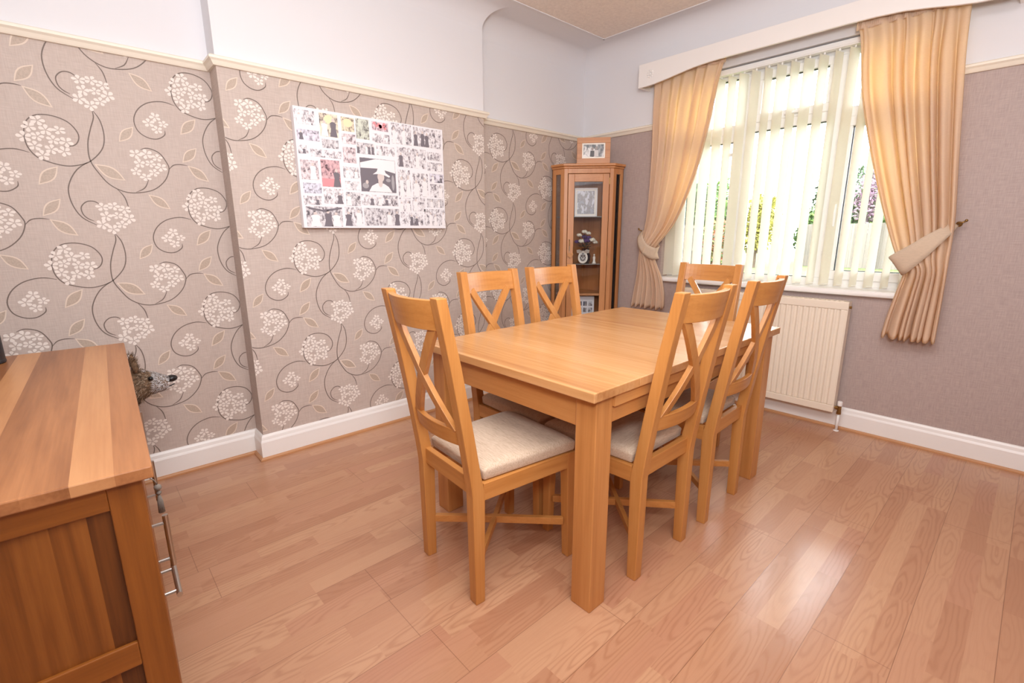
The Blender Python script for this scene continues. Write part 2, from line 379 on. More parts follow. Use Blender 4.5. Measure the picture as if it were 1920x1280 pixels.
def region(x, s0, s1, z0, z1, oy, oz, py, pz):
    """print the repeat onto the wall at x for y in s0..s1"""
    bm = bmesh.new()
    def ribbon(pts, w_, h, mi):
        P = catmull(pts, 5); n = len(P); L = []; R_ = []
        for i in range(n):
            a = P[max(i-1, 0)]; b = P[min(i+1, n-1)]; dx, dy = b[0]-a[0], b[1]-a[1]; l = math.hypot(dx, dy) or 1
            t = min(1, min(i, n-1-i)/6+.35)*w_/2
            L.append(bm.verts.new((h, P[i][0]-dy/l*t, P[i][1]+dx/l*t))); R_.append(bm.verts.new((h, P[i][0]+dy/l*t, P[i][1]-dx/l*t)))
        for i in range(n-1):
            f = bm.faces.new((L[i], R_[i], R_[i+1], L[i+1])); f.material_index = mi
    def shape(pts, h, mi):
        f = bm.faces.new([bm.verts.new((h, p[0], p[1])) for p in pts]); f.material_index = mi
    def leafshape(a, b, wd):
        dx, dy = b[0]-a[0], b[1]-a[1]; out = []
        for k in range(9): t = k/8; o_ = math.sin(PI*t)**1.1*wd; out.append((a[0]+dx*t-dy*o_, a[1]+dy*t+dx*o_))
        for k in range(1, 8): t = 1-k/8; o_ = math.sin(PI*t)**1.1*wd; out.append((a[0]+dx*t+dy*o_, a[1]+dy*t-dx*o_))
        return out
    rnd = random.Random(3)
    tmpl = {}
    for k, (n, R0) in {'L': (12, .066), 'M': (9, .052), 'N': (9, .053), 's': (4, .026)}.items():
        fl_ = []
        for i in range(n):
            r = R0*math.sqrt((i+.35)/n); a = i*2.39996+.4
            R1 = .0222 if k != 's' else .0215
            rot = rnd.random()*6.28; sk = rnd.uniform(.72, 1.0)
            fl_.append((r*math.cos(a), r*math.sin(a), R1*rnd.uniform(.92, 1.1), rot, sk))
        for _ in range(60):      # push the florets apart until they just touch
            for i in range(n):
                dx = dy = 0
                for j in range(n):
                    if i == j: continue
                    ex, ey = fl_[i][0]-fl_[j][0], fl_[i][1]-fl_[j][1]; dd = math.hypot(ex, ey) or 1e-4
                    if dd < .0405: dx += ex/dd*(.0405-dd)*.3; dy += ey/dd*(.0405-dd)*.3
                X_, Y_ = fl_[i][0]+dx, fl_[i][1]+dy; rr = math.hypot(X_, Y_); lim = R0*1.06
                if rr > lim: X_, Y_ = X_*lim/rr, Y_*lim/rr
                fl_[i] = (X_, Y_)+fl_[i][2:]
        tmpl[k] = fl_
    iy0 = math.floor((s0-oy-.7)/py); iy1 = math.ceil((s1-oy+.4)/py)
    for i in range(iy0, iy1+1):
        for j in range(-2, 7):
            cy = oy+i*py; cz = oz+j*pz + (pz/2 if i % 2 else 0)-pz
            if cz < z0-.6 or cz > z1+.5: continue
            for c in CURVES: ribbon([(cy+a, cz+b) for a, b in c], .0042, x+.0006, 2)
            for a, b in LEAVES:
                A = (cy+a[0], cz+a[1]); B = (cy+b[0], cz+b[1])
                shape(leafshape(A, B, .21), x+.0008, 4); shape(leafshape((A[0]*.93+B[0]*.07, A[1]*.93+B[1]*.07), (A[0]*.07+B[0]*.93, A[1]*.07+B[1]*.93), .185), x+.0011, 5)
            for k, (a, b) in CLUST.items():
                for fi, (fx, fy, R1, rot, sk) in enumerate(tmpl[k]):
                    for p in range(5):
                        q = rot+p*2*PI/5; ca, sa = math.cos(q), math.sin(q); pts = []
                        for t, wd in ((.12, 0), (.35, .16), (.62, .30), (.84, .29), (1.0, .10), (1.0, -.10), (.84, -.29), (.62, -.30), (.35, -.16)):
                            u_, v_ = t*R1, wd*R1; X_ = u_*ca-v_*sa; Y_ = (u_*sa+v_*ca)*sk
                            pts.append((cy+a+fx+X_, cz+b+fy+Y_))
                        shape(pts, x+.0012+fi*.00006+p*.00001, 3)
    for co, no in (((0, s0, 0), (0, -1, 0)), ((0, s1, 0), (0, 1, 0)), ((0, 0, z0), (0, 0, -1)), ((0, 0, z1), (0, 0, 1))):
        g = bm.verts[:] + bm.edges[:] + bm.faces[:]
        bmesh.ops.bisect_plane(bm, geom=g, plane_co=co, plane_no=no, clear_outer=True)
    bm.verts.ensure_lookup_table(); idx = {v: i for i, v in enumerate(bm.verts)}; n = len(lw.v)
    lw.v += [tuple(v.co) for v in bm.verts]
    for f in bm.faces:
        vs = [idx[v]+n for v in f.verts]
        if f.normal.x < 0: vs.reverse()
        lw.f.append(tuple(vs)); lw.m.append(f.material_index)
    bm.free()
CLUST = {'L': (0.0, 0.0), 'M': (.177, -.313), 'N': (.33, -.076), 's': (-.139, -.149)}
region(0, RY, B0-.001, .14, ZR, -3.472, 1.092, .53, .52)
region(BD, B0+.001, B1-.001, .14, ZR, -2.512, 1.090, .536, .52)
region(0, B1+.001, -.001, .14, ZR, -1.003, 1.318, .53, .53)
lw.keep = True
struct('wall_left', lw, [paper, wall_white, vine, petal, leaf_out, leaf_in])

# window wall
WX0, WX1, WZ0, WZ1 = .83, 2.44, .86, 2.305
ww = MB()
for z0, z1, mi in ((0, ZR, 0), (ZR, H, 1)):
    for x0, x1 in ((-.12, WX0), (WX1, RX+.12)): ww.box(x0, x1, 0, .25, z0, z1, mi)
ww.box(WX0, WX1, 0, .25, 0, WZ0, 0); ww.box(WX0, WX1, 0, .25, WZ1, H, 1)
struct('wall_back', ww, [paper_plain, wall_white])
rw = MB(); rw.box(RX, RX+.12, RY-.12, 0, 0, ZR, 0); rw.box(RX, RX+.12, RY-.12, 0, ZR, H, 1); struct('wall_right', rw, [paper_plain, wall_white])
fw = MB(); fw.box(-.12, RX+.12, RY-.12, RY, 0, ZR, 0); fw.box(-.12, RX+.12, RY-.12, RY, ZR, H, 1); struct('wall_front', fw, [paper_plain, wall_white])

# ceiling: flat white border, painted taupe field, plaster coves
ce = MB(); ce.box(-.12, RX+.12, RY-.12, .25, H, H+.1, 0)
x0, x1, y0, y1 = .36, RX-.3, RY+.3, -.22
ce.box(x0, x1, y0, y1, H-.0015, H+.001, 1)
for a, b, c_, d in ((x0-.012, x0, y0, y1+.012), (x0-.012, x1, y1, y1+.012)): ce.box(a, b, c_, d, H-.006, H+.001, 0)
R = .13
prof = [(R*(1-math.sin(t*PI/16)), -R*(1-math.cos(t*PI/16))) for t in range(9)]  # offset from wall, drop from ceiling
def cove(p0, p1, n, e0=0, e1=0):
    """cove along wall from p0 to p1 with inward normal n; e = mitre: +1 extends inward corner, trimmed"""
    d = (Vector(p1)-Vector(p0)).normalized(); vs = []; fs = []; k = len(prof)
    for P, e, s in ((p0, e0, 1), (p1, e1, -1)):
        for o_, z in prof:
            vs.append((P[0]+n[0]*o_+d[0]*o_*e*s, P[1]+n[1]*o_+d[1]*o_*e*s, H+z))
        vs.append((P[0]-n[0]*.01, P[1]-n[1]*.01, H+.01))
    # profile runs from (R,0) at ceiling to (0,-R) at wall
    m_ = k+1
    fs = [tuple(range(m_)), tuple(range(2*m_-1, m_-1, -1))]
    for i in range(m_): fs.append((i, (i+1) % m_, (i+1) % m_+m_, i+m_))
    ce.add(vs, fs, 0)
prof = [(R*(1-math.sin(t*PI/24)), -R*(1-math.cos(t*PI/24))) for t in range(13)]
cove((0, RY), (0, 0), (1, 0), 0, 1); cove((0, 0), (RX, 0), (0, -1), 1, 1)
cove((BD, B0), (BD, B1), (1, 0), -1, -1)
cove((0, B1), (BD+.0, B1), (0, 1), 1, -1); cove((0, B0), (BD, B0), (0, -1), 1, -1)
ceo = struct('ceiling', ce, [wall_white, ceil_brown])
for p in ceo.data.polygons:
    if p.area < .2: p.use_smooth = True
m_ = ceo.modifiers.new('split', 'EDGE_SPLIT'); m_.split_angle = .5

# skirting, its floor beading and the picture rail, along the same outline
BBP = [(0, 0), (.020, 0), (.020, .100), (.017, .108), (.015, .112), (.012, .128), (.007, .137), (0, .139)]
BEAD = [(.018, 0), (.034, 0), (.033, .008), (.028, .014), (.018, .016)]
RAIL = [(0, 0), (.012, 0), (.016, .006), (.022, .018), (.030, .026), (.030, .036), (.020, RH), (0, RH)]
bead_mat = plain('beech_beading', (188, 136, 92), .45)
def run(mb, prof_, pts, z0, mi=0, closed=False):
    """sweep a wall profile along the outline (room on the left-hand side of the walk)"""
    n = len(pts); rings = []
    for i, p in enumerate(pts):
        p = Vector(p); a = (p-Vector(pts[i-1])).normalized() if i else None; b = (Vector(pts[i+1])-p).normalized() if i < n-1 else None
        na = Vector((-a.y, a.x)) if a else None; nb = Vector((-b.y, b.x)) if b else None
        if a is None: mv = nb
        elif b is None: mv = na
        else: mv = (na+nb)/(1+na.dot(nb))
        rings.append([(p.x+mv.x*o_, p.y+mv.y*o_, z0+z) for o_, z in prof_])
    k = len(prof_); vs = [v for r_ in rings for v in r_]; fs = [tuple(range(k)), tuple(range(n*k-1, (n-1)*k-1, -1))]
    for i in range(n-1):
        for j in range(k): fs.append((i*k+j, i*k+(j+1) % k, (i+1)*k+(j+1) % k, (i+1)*k+j))
    mb.add(vs, fs, mi)
outl = [(0, 0), (0, B1), (BD, B1), (BD, B0), (0, B0), (0, RY)]
bb = MB(); run(bb, BBP, outl, 0); bb2 = MB(); run(bb2, BEAD, outl, 0)
b_ = struct('baseboard_left', bb, white_paint); struct('floor_bead', bb2, bead_mat, b_)
bb = MB(); run(bb, BBP, [(RX, 0), (.02, 0)], 0); bb2 = MB(); run(bb2, BEAD, [(RX, 0), (.034, 0)], 0)
b_ = struct('baseboard_back', bb, white_paint); struct('floor_bead', bb2, bead_mat, b_)
bb = MB(); run(bb, BBP, [(RX, RY), (RX, -.02)], 0); struct('baseboard_right', bb, white_paint)
rl = MB(); run(rl, RAIL, outl, ZR); struct('trim_1', rl, cream_paint)
rl = MB(); run(rl, RAIL, [(WX0-.02, 0), (0.03, 0)], ZR); run(rl, RAIL, [(RX, 0), (WX1+.02, 0)], ZR); struct('trim_2', rl, cream_paint)

# ---------------------------------------------------------------- window
wf = thing('window_1', 'white framed window of three lights with small top panes', 'window'); wf['kind'] = 'structure'; del wf['category']
YF0, YF1 = .10, .165
f = MB()
TZ0, TZ1 = 1.885, 1.945
M1, M2 = 1.365, 1.905
Zb, Zt = .90, 2.30
f.box(WX0, WX1, YF0, YF1, Zb-.03, Zb+.03); f.box(WX0, WX1, YF0, YF1, Zt-.055, Zt+.005)
for a, b in ((WX0, WX0+.05), (WX1-.05, WX1), (M1-.035, M1+.035), (M2-.035, M2+.035)): f.box(a, b, YF0, YF1, Zb+.03, Zt-.055)
for a, b in ((WX0+.05, M1-.035), (M1+.035, M2-.035), (M2+.035, WX1-.05)): f.box(a, b, YF0, YF1, TZ0, TZ1)
struct('window_frame', f, upvc, wf, bevel=.004)
def sash(x0, x1, z0, z1, wd, name):
    s = MB(); ya, yb = YF0-.012, YF0+.05
    if wd:
        s.box(x0, x1, ya, yb, z0, z0+wd); s.box(x0, x1, ya, yb, z1-wd, z1); s.box(x0, x0+wd, ya, yb, z0+wd, z1-wd); s.box(x1-wd, x1, ya, yb, z0+wd, z1-wd)
        o = struct(name, s, upvc, wf, bevel=.004)
    else: o = wf
    g = MB(); g.box(x0+wd, x1-wd, YF0+.026, YF0+.03, z0+wd, z1-wd); struct('pane', g, glass, o)
    q = MB(); t = .004
    a, b, c_, d = x0+wd, x1-wd, z0+wd, z1-wd; y_ = YF0+.012
    q.box(a, b, y_, y_+.014, c_, c_+t); q.box(a, b, y_, y_+.014, d-t, d); q.box(a, a+t, y_, y_+.014, c_+t, d-t); q.box(b-t, b, y_, y_+.014, c_+t, d-t)
    struct('seal', q, black_rubber, o)
    return o
o1 = sash(WX0+.045, M1-.03, Zb+.025, TZ0+.005, .055, 'casement'); o2 = sash(M2+.03, WX1-.045, Zb+.025, TZ0+.005, .055, 'casement')
o3 = sash(M1+.03, M2-.03, TZ1-.005, Zt-.05, .05, 'fanlight')
sash(M1+.035, M2-.035, Zb+.03, TZ0, 0, 'x'); sash(WX0+.05, M1-.035, TZ1, Zt-.055, 0, 'x'); sash(M2+.035, WX1-.05, TZ1, Zt-.055, 0, 'x')
for o_, x in ((o1, M1-.055), (o2, M2+.058)):
    h = MB(); h.box(x-.010, x+.010, YF0-.030, YF0-.012, 1.34, 1.40); h.sweep([(x, YF0-.04, 1.385), (x, YF0-.045, 1.33), (x, YF0-.04, 1.25)], .018, .012, (0, 1, 0)); struct('handle', h, upvc, o_, bevel=.003)
    for z in (1.08, 1.74):
        h = MB(); h.box(x-.05, x-.01, YF0-.018, YF0-.010, z, z+.022); h.box(x-.014, x-.006, YF0-.02, YF0-.008, z-.04, z+.06); struct('hinge', h, upvc, o_, bevel=.002)
h = MB(); h.box(1.60, 1.68, YF0-.03, YF0-.012, 1.955, 1.975); h.sweep([(1.62, YF0-.036, 1.965), (1.70, YF0-.04, 1.962)], .016, .012, (0, 1, 0)); struct('handle', h, upvc, o3, bevel=.003)
sl = MB(); sl.prism([(YF0+.02, .842), (YF0+.02, .878), (-.028, .878), (-.038, .872), (-.040, .860), (-.038, .848), (-.028, .842)], 0, 'x', WX0-.03, WX1+.03)
struct('window_sill', sl, white_paint, wf, bevel=.003)

# ---------------------------------------------------------------- outside
grass_m = plain('garden_grass', (92, 104, 56), .9, nz=.25, nscale=6)
la = MB(); la.box(-26, 14, .25, 40, -.16, -.10); struct('floor_lawn', la, grass_m)
fence_m = wood('weathered_fence_board', 'z', (104, 96, 86), (118, 110, 100), (132, 124, 114), rough=.9, board=.12, baxis='x', bvar=.5, scale=.3)
def fence(x0, x1, y, z1, label, rails):
    t = thing('garden_fence', label, 'fence', (0, y, 0)); b = MB(); x = x0; k = 0
    while x < x1-.02: b.box(x, min(x+.118, x1), (k % 2)*.012, .02+(k % 2)*.012, -.1, z1+.01*((k*7) % 3)); x += .12; k += 1
    obj('board_panel', b, fence_m, t)
    for z in rails: b = MB(); b.box(x0, x1, -.05, -.002, z, z+.07); obj('rail', b, fence_m, t)
    x = x0
    while x <= x1: b = MB(); b.box(x-.05, x+.05, -.09, -.051, -.1, z1+.04); obj('post', b, fence_m, t); x += 2.4
fence(-3.6, 6.5, 18, 1.50, 'pale close-boarded garden fence seen through right of window', [])
fence(-9, -3.15, 10, 1.40, 'pale railed garden fence seen through left of window', [1.33, .70])
def leafmat(name, a, b_, c):
    m, nt, b = newmat(name); g = N(nt, 'ShaderNodeNewGeometry'); 
    nt.links.new(ramp(nt, g.outputs['Random Per Island'], [(0, lin(a)), (.5, lin(b_)), (1, lin(c))]), b.inputs['Base Color']); b.inputs['Roughness'].default_value = .7
    return m
bark = plain('bark', (96, 80, 66), .9, nz=.2, nscale=20)
L_green = leafmat('green_leaves', (42, 68, 22), (70, 98, 36), (104, 132, 56))
L_dark = leafmat('dark_leaves', (30, 48, 28), (50, 72, 42), (78, 100, 60))
L_yel = leafmat('yellow_green_leaves', (104, 104, 30), (136, 130, 48), (150, 142, 70))
L_pink = leafmat('pink_blossom', (140, 104, 124), (152, 124, 138), (78, 92, 56))
L_red = leafmat('red_tipped_leaves', (56, 70, 30), (100, 112, 56), (150, 50, 44))
def shrub(name, label, cat, x, y, z0, z1, r, m, n, leaf, trunk=True, group=None):
    t = thing(name, label, cat, (x, y, -.1), 0, group); b = MB(); rnd = random.Random(int(x*100+y*7))
    lobes = [(rnd.uniform(-.5, .5)*r, rnd.uniform(-.4, .4)*r, rnd.uniform(z0+.15*(z1-z0), z1-.2*(z1-z0)), rnd.uniform(.45, .7)*r) for _ in range(9)]
    for i in range(n):
        L = rnd.choice(lobes); d = Vector((rnd.gauss(0, 1), rnd.gauss(0, 1), rnd.gauss(0, 1))).normalized()*L[3]*rnd.uniform(.6, 1.05)
        d.z *= min(1.0, (z1-z0)/(2.2*r)+.25)
        p = Vector((L[0], L[1], L[2]))+d
        if p.z < 0.02: continue
        a = Vector((rnd.gauss(0, 1), rnd.gauss(0, 1), rnd.gauss(0, 1))).normalized(); c_ = a.orthogonal().normalized(); s = leaf*rnd.uniform(.6, 1.3)
        b.add([p-a*s, p+c_*s*.45, p+a*s, p-c_*s*.45], [(0, 1, 2, 3)])
    b.keep = True
    obj('foliage', b, m, t)
    b = MB(); b.tube([(0, 0, 0), (.03*r, .02, z0*.6+.1), (0, 0, (z0+z1)/2)], .05, 8, rs=[.09*r+.02, .06*r+.015, .03*r])
    for k in range(5):
        q = k*1.3; b.tube([(0, 0, z0*.6), (.4*r*math.cos(q), .3*r*math.sin(q), (z0+z1)/2)], .02*r+.006, 6)
    obj('trunk', b, bark, t)
shrub('evergreen_tree', 'dark green tree rising above the right-hand garden fence', 'tree', -4.5, 25.6, 1.2, 4.9, 1.6, L_dark, 5200, .11)
shrub('blossom_tree', 'tree with pale pink blossom behind the right-hand fence', 'tree', -1.95, 22.6, 1.4, 4.1, 1.3, L_pink, 4200, .09)
shrub('hedge_bush', 'bright green bush above fence beside curtain edge', 'bush', -.75, 19.5, .4, 3.0, 1.3, L_green, 5000, .09)
shrub('hedge_bush', 'bright green bush above fence below the dark tree', 'bush', -3.75, 19.8, .4, 2.6, 1.15, L_green, 5000, .09)
shrub('golden_bush', 'yellow-green bush left of the dark tree', 'bush', -4.55, 15.7, .4, 2.7, .9, L_yel, 4000, .08)
shrub('garden_tree', 'leafy green tree in the middle of the window view', 'tree', -7.1, 17.4, .8, 3.1, 1.5, L_green, 5200, .10)
shrub('garden_tree', 'dull green tree behind the left garden fence', 'tree', -6.3, 12.4, .8, 3.2, 1.15, L_dark, 4800, .09)
shrub('garden_tree', 'dull green tree partly behind the left curtain', 'tree', -9.0, 13.4, .8, 3.3, 1.3, L_dark, 4800, .09)
shrub('flowering_shrub', 'shrub with red and pale leaf tips below middle pane', 'bush', -2.85, 9.0, .1, 1.68, .62, L_red, 4200, .05)

# ---------------------------------------------------------------- blind, pelmet, curtains
bl = thing('vertical_blind', 'cream vertical blind with open slats across the window', 'blind', (0, .035, 0))
b = MB(); b.box(WX0+.01, WX1-.01, -.02, .022, 2.262, 2.296); b.box(WX0+.01, WX1-.01, -.024, -.02, 2.268, 2.290); obj('headrail', b, upvc, bl, bevel=.003)
PH = math.radians(74); sw = .089
b = MB()
def slat(u, v):
    s = (u-.5)*sw; c_ = .006*(1-(2*u-1)**2)
    return (s*math.cos(PH)-c_*math.sin(PH), s*math.sin(PH)+c_*math.cos(PH), 2.25-v*(2.25-.892))
b.grid(slat, 6, 10); b.keep = True
slat0 = obj('slat', b, slat_mat, bl, smooth=True)
xs = [WX0+.045+i*.0776 for i in range(20)]
slat0.location.x = xs[0]
slats = [slat0]
for x in xs[1:]:
    c_ = slat0.copy(); COL.objects.link(c_); c_.location.x = x; slats.append(c_)
for i, s in enumerate(slats): s.rotation_euler.z = math.radians(((i*37) % 11-5)*1.2)
b = MB(); b.tube([(x, .004*math.sin(i*2.1), .900) for i, x in enumerate(xs)], .0013, 5); obj('chain', b, upvc, bl)
b = MB()
b.box(-.004, .004, -.004, .004, 2.248, 2.2615); hg = obj('hanger', b, upvc, bl); hg.location.x = xs[0]
for x in xs[1:]:
    c_ = hg.copy(); COL.objects.link(c_); c_.location.x = x

PB = [(.636, 2.267), (.70, 2.268), (.768, 2.272), (.86, 2.283), (.96, 2.298), (1.06, 2.312), (1.17, 2.320), (1.30, 2.323), (1.62, 2.322), (1.95, 2.323), (2.08, 2.320), (2.20, 2.312), (2.30, 2.296), (2.40, 2.276), (2.48, 2.264), (2.56, 2.258), (2.63, 2.256)]
pm = thing('pelmet', 'white wooden pelmet board with a curved lower edge above window', 'pelmet')
b = MB(); b.prism(PB+[(2.63, 2.425), (.636, 2.425)], 0, 'y', -.148, -.130); obj('front_board', b, white_paint, pm, bevel=.003)
for a, c_, z in ((.636, .652, 2.27), (2.614, 2.63, 2.257)): b = MB(); b.box(a, c_, -.129, -.001, z, 2.425); obj('end_board', b, white_paint, pm)
b = MB(); b.box(.653, 2.613, -.129, -.001, 2.405, 2.424); obj('top_board', b, white_paint, pm)
for x in (.735,):
    b = MB()
    for k in range(8):
        q = k*PI/4; b.ball((x+.020*math.cos(q), -.150, 2.345+.020*math.sin(q)), (.009, .004, .009), 8, 6)
    b.ball((x, -.150, 2.345), (.010, .006, .010), 8, 6); obj('carved_rosette', b, white_paint, pm, smooth=True)
b = MB(); b.box(.70, 2.57, -.105, -.085, 2.36, 2.375); obj('curtain_track', b, upvc, pm)

def curtain(name, label, outer, inner, y0, npl, hookp, tie_z, seed, zt, zb):
    t = thing(name, label, 'curtain', (0, y0, 0))
    rnd = random.Random(seed); NP = npl; cum = [0.0]
    for _ in range(npl): cum.append(cum[-1]+rnd.uniform(.45, 1.5))
    cum = [c_/cum[-1] for c_ in cum]; ph = [rnd.uniform(-.5, .5) for _ in range(NP+1)]; am = [rnd.uniform(.65, 1.2) for _ in range(NP+1)]
    oc = catmull(outer, 8); ic = catmull(inner, 8)
    def at(tab, z):
        T = sorted([(q[1], q[0]) for q in tab]); return interp(z, T)
    def fn(u, v):
        z = zt+(zb-zt)*v; a = at(oc, z); c_ = at(ic, z)
        i = max(j for j in range(NP) if u >= cum[j]-1e-9); fr = (u-cum[i])/(cum[i+1]-cum[i]); k = i+fr
        amp = am[i]*(1-fr)+am[i+1]*fr; p_ = ph[i]*(1-fr)+ph[i+1]*fr
        dtop = min(1, (zt-z)/.25); tight = math.exp(-((z-tie_z)/.16)**2)
        A = (.009+.013*dtop)*(1-.45*tight)
        q = 2*PI*(k+p_*.5*dtop)
        y = -A*amp*math.sin(q) - .003*math.sin(2*q+v*7+i)*dtop*(1-tight)
        x = a+(c_-a)*u + .005*math.cos(q)*amp*dtop*(1-.3*tight)*(1 if .02 < u < .98 else 0)
        # cloth gathers a little forward of the tie and sags where it swings in
        y -= .02*tight + .035*math.sin(PI*u)*math.exp(-((z-tie_z)/.10)**2)
        zz = z - (.012*math.sin(q)*(v**6))
        return (x, y, zz + (0.0 if v < .97 else -.0))
    b = MB(); b.grid(fn, 150, 70); b.keep = True
    o = obj('fabric', b, curtain_mat, t, smooth=True)
    s = o.modifiers.new('thickness', 'SOLIDIFY'); s.thickness = .0022
    hb = MB()
    def fn2(u, v):   # gathered heading tape
        x, y, z = fn(u, 0.0); return (x, y-.004-.002*math.sin(u*300), zt+.003-.05*v)
    hb.grid(fn2, 150, 3); hb.keep = True; o2 = obj('heading_tape', hb, curtain_mat, t, smooth=True)
    s = o2.modifiers.new('thickness', 'SOLIDIFY'); s.thickness = .0015
    return t, fn
def tieback(label, pts, ws, back, nrm, hook, side):
    t = thing('curtain_tieback', label, 'tieback', (0, 0, 0))
    P = catmull(pts, 6); W = [c_[0] for c_ in catmull([(w_,) for w_ in ws], 6)]
    # vertical ribbon: its width runs down, square to the path, in the plane of the wall
    vs = []; n = len(P)
    for i, p in enumerate(P):
        a = Vector(P[max(i-1, 0)]); c_ = Vector(P[min(i+1, n-1)]); tg = (c_-a); d = Vector((-tg.z, 0, tg.x)); 
        if d.z < 0: d = -d
        if d.length < 1e-5: d = Vector((0, 0, 1))
        dd = d.normalized()
        if i == 0: prev = dd
        dd = (prev*.6+dd*.4).normalized() if dd.dot(prev) > 0 else prev; prev = dd
        for k in range(5):
            s = (k/4-.5)*W[i]; vs.append(Vector(p)+dd*s+Vector((0, -.0015*math.sin(PI*k/4), 0)))
    b = MB(); b.add(vs, [(i*5+k, i*5+k+1, (i+1)*5+k+1, (i+1)*5+k) for i in range(n-1) for k in range(4)]); b.keep = True
    o = obj('band', b, band_mat, t, smooth=True); s = o.modifiers.new('thickness', 'SOLIDIFY'); s.thickness = .003; s.offset = 0
    hk = thing('tieback_hook', 'small brass tieback hook fixed to wall beside the '+('left' if side < 0 else 'right')+' curtain', 'hook', hook)
    b = MB(); b.lathe([(.014, 0), (.014, .004), (.006, .008)], (0, 0, 0), 16); b.xf = None
    vsb = [(x, -z, y) for x, y, z in b.v]; b.v = vsb; obj('plate', b, brass, hk, smooth=False)
    b = MB(); b.tube(catmull([(0, -.004, 0), (0, -.045, 0), (side*.006, -.058, .004), (side*.022, -.060, .010), (side*.030, -.052, .016)], 4), .0042, 8); b.ball((side*.030, -.051, .017), .007, 10, 8); obj('arm', b, brass, hk, smooth=True)
    return t
curtain('curtain', 'left peach curtain tied back beside the corner cabinet',
        [(.738, 2.36), (.742, 2.1), (.748, 1.756), (.743, 1.40), (.722, 1.20), (.704, 1.10), (.684, .908), (.655, .74), (.637, .625)],
        [(1.262, 2.36), (1.222, 2.21), (1.174, 1.919), (1.103, 1.611), (.990, 1.319), (.880, 1.16), (.822, 1.085), (.838, 1.0), (.888, .879), (.918, .76), (.924, .655)],
        -.085, 7, None, 1.09, 5, 2.36, .632)
curtain('curtain', 'right peach curtain tied back beside the plain wall',
        [(2.450, 2.34), (2.462, 2.1), (2.490, 1.8), (2.520, 1.5), (2.545, 1.25), (2.552, 1.0), (2.556, .636)],
        [(1.985, 2.34), (2.012, 2.25), (2.031, 2.10), (2.061, 1.923), (2.138, 1.636), (2.237, 1.318), (2.328, 1.087), (2.372, 1.01), (2.355, .90), (2.330, .75), (2.318, .636)],
        -.090, 8, None, 1.06, 9, 2.34, .636)
tieback('peach fabric tieback pulled around the left curtain', [(.684, -.050, 1.236), (.702, -.115, 1.192), (.730, -.138, 1.138), (.772, -.146, 1.094), (.834, -.136, 1.062), (.846, -.085, 1.068), (.78, -.035, 1.14), (.690, -.045, 1.226)],
        [.026, .048, .068, .082, .092, .080, .05, .018], None, None, (.675, -.001, 1.232), -1)
tieback('peach fabric tieback pulled around the right curtain', [(2.544, -.052, 1.256), (2.515, -.120, 1.218), (2.470, -.152, 1.168), (2.420, -.160, 1.112), (2.352, -.148, 1.046), (2.340, -.10, 1.040), (2.42, -.038, 1.12), (2.538, -.045, 1.250)],
        [.030, .056, .080, .100, .122, .105, .05, .02], None, None, (2.552, -.001, 1.256), 1)

# ---------------------------------------------------------------- radiator
ra = thing('radiator', 'cream panel radiator under the window sill', 'radiator', (0, 0, 0))
X0, X1, Z0, Z1 = 1.06, 2.147, .122, .81
b = MB(); prof_ = []; n = 31; p = (X1-X0-.06)/n
pts = [(X0+.001, -.080), (X0+.004, -.108), (X0+.03, -.112)]
for i in range(n):
    a = X0+.03+i*p; pts += [(a+p*.18, -.112), (a+p*.30, -.104), (a+p*.70, -.104), (a+p*.82, -.112)]
pts += [(X1-.03, -.112), (X1-.004, -.108), (X1-.001, -.080)]
b.prism(pts, 0, 'z', Z0+.045, Z1-.045)
b.box(X0, X1, -.112, -.080, Z1-.045, Z1); b.box(X0, X1, -.112, -.080, Z0, Z0+.045)
obj('front_panel', b, rad_mat, ra, bevel=.004)
b = MB(); b.box(X0, X0+.006, -.109, -.045, Z0+.01, Z1+.004); obj('side_panel', b, rad_mat, ra, bevel=.002); b = MB(); b.box(X1-.006, X1+.001, -.109, -.045, Z0+.01, Z1+.004); obj('side_panel', b, rad_mat, ra, bevel=.002)
b = MB(); b.box(X0, X1, -.109, -.045, Z1, Z1+.004)
for i in range(40): b.box(X0+.03+i*.026, X0+.042+i*.026, -.1, -.055, Z1+.004, Z1+.006)
obj('top_grille', b, rad_mat, ra)
b = MB(); b.box(X0+.02, X1-.02, -.055, -.046, Z0+.02, Z1-.01); b.box(X0+.2, X0+.23, -.046, -.0015, Z0+.1, Z1-.1); b.box(X1-.23, X1-.2, -.046, -.0015, Z0+.1, Z1-.1); obj('rear_panel', b, rad_mat, ra)
b = MB(); b.tube([(X1+.001, -.085, Z1-.03), (X1+.012, -.085, Z1-.03)], .008, 10); obj('bleed_valve', b, brass, ra)
b = MB(); b.tube([(X1-.004, -.078, .150), (X1+.020, -.078, .150)], .009, 12); b.tube([(X1+.008, -.078, .150), (X1+.017, -.078, .150)], .014, 6); b.tube([(X1+.026, -.078, .128), (X1+.026, -.078, .165)], .011, 12); b.tube([(X1+.026, -.078, .112), (X1+.026, -.078, .128)], .014, 6); obj('valve_body', b, brass, ra)
b = MB(); b.lathe([(.012, 0), (.014, .004), (.014, .026), (.010, .030)], (X1+.026, -.078, .165), 16); obj('valve_cap', b, white_paint, ra, smooth=False)
b = MB(); b.tube([(X1+.026, -.078, -.001), (X1+.026, -.078, .113)], .0078, 12); b.lathe([(.016, 0), (.016, .004), (.009, .006)], (X1+.026, -.078, 0), 16); obj('pipe', b, white_paint, ra, smooth=True)
b = MB(); b.tube([(X0-.026, -.078, -.001), (X0-.026, -.078, .16)], .0078, 12); b.tube([(X0+.004, -.078, .150), (X0-.026, -.078, .150)], .009, 12); obj('pipe', b, white_paint, ra, smooth=True)

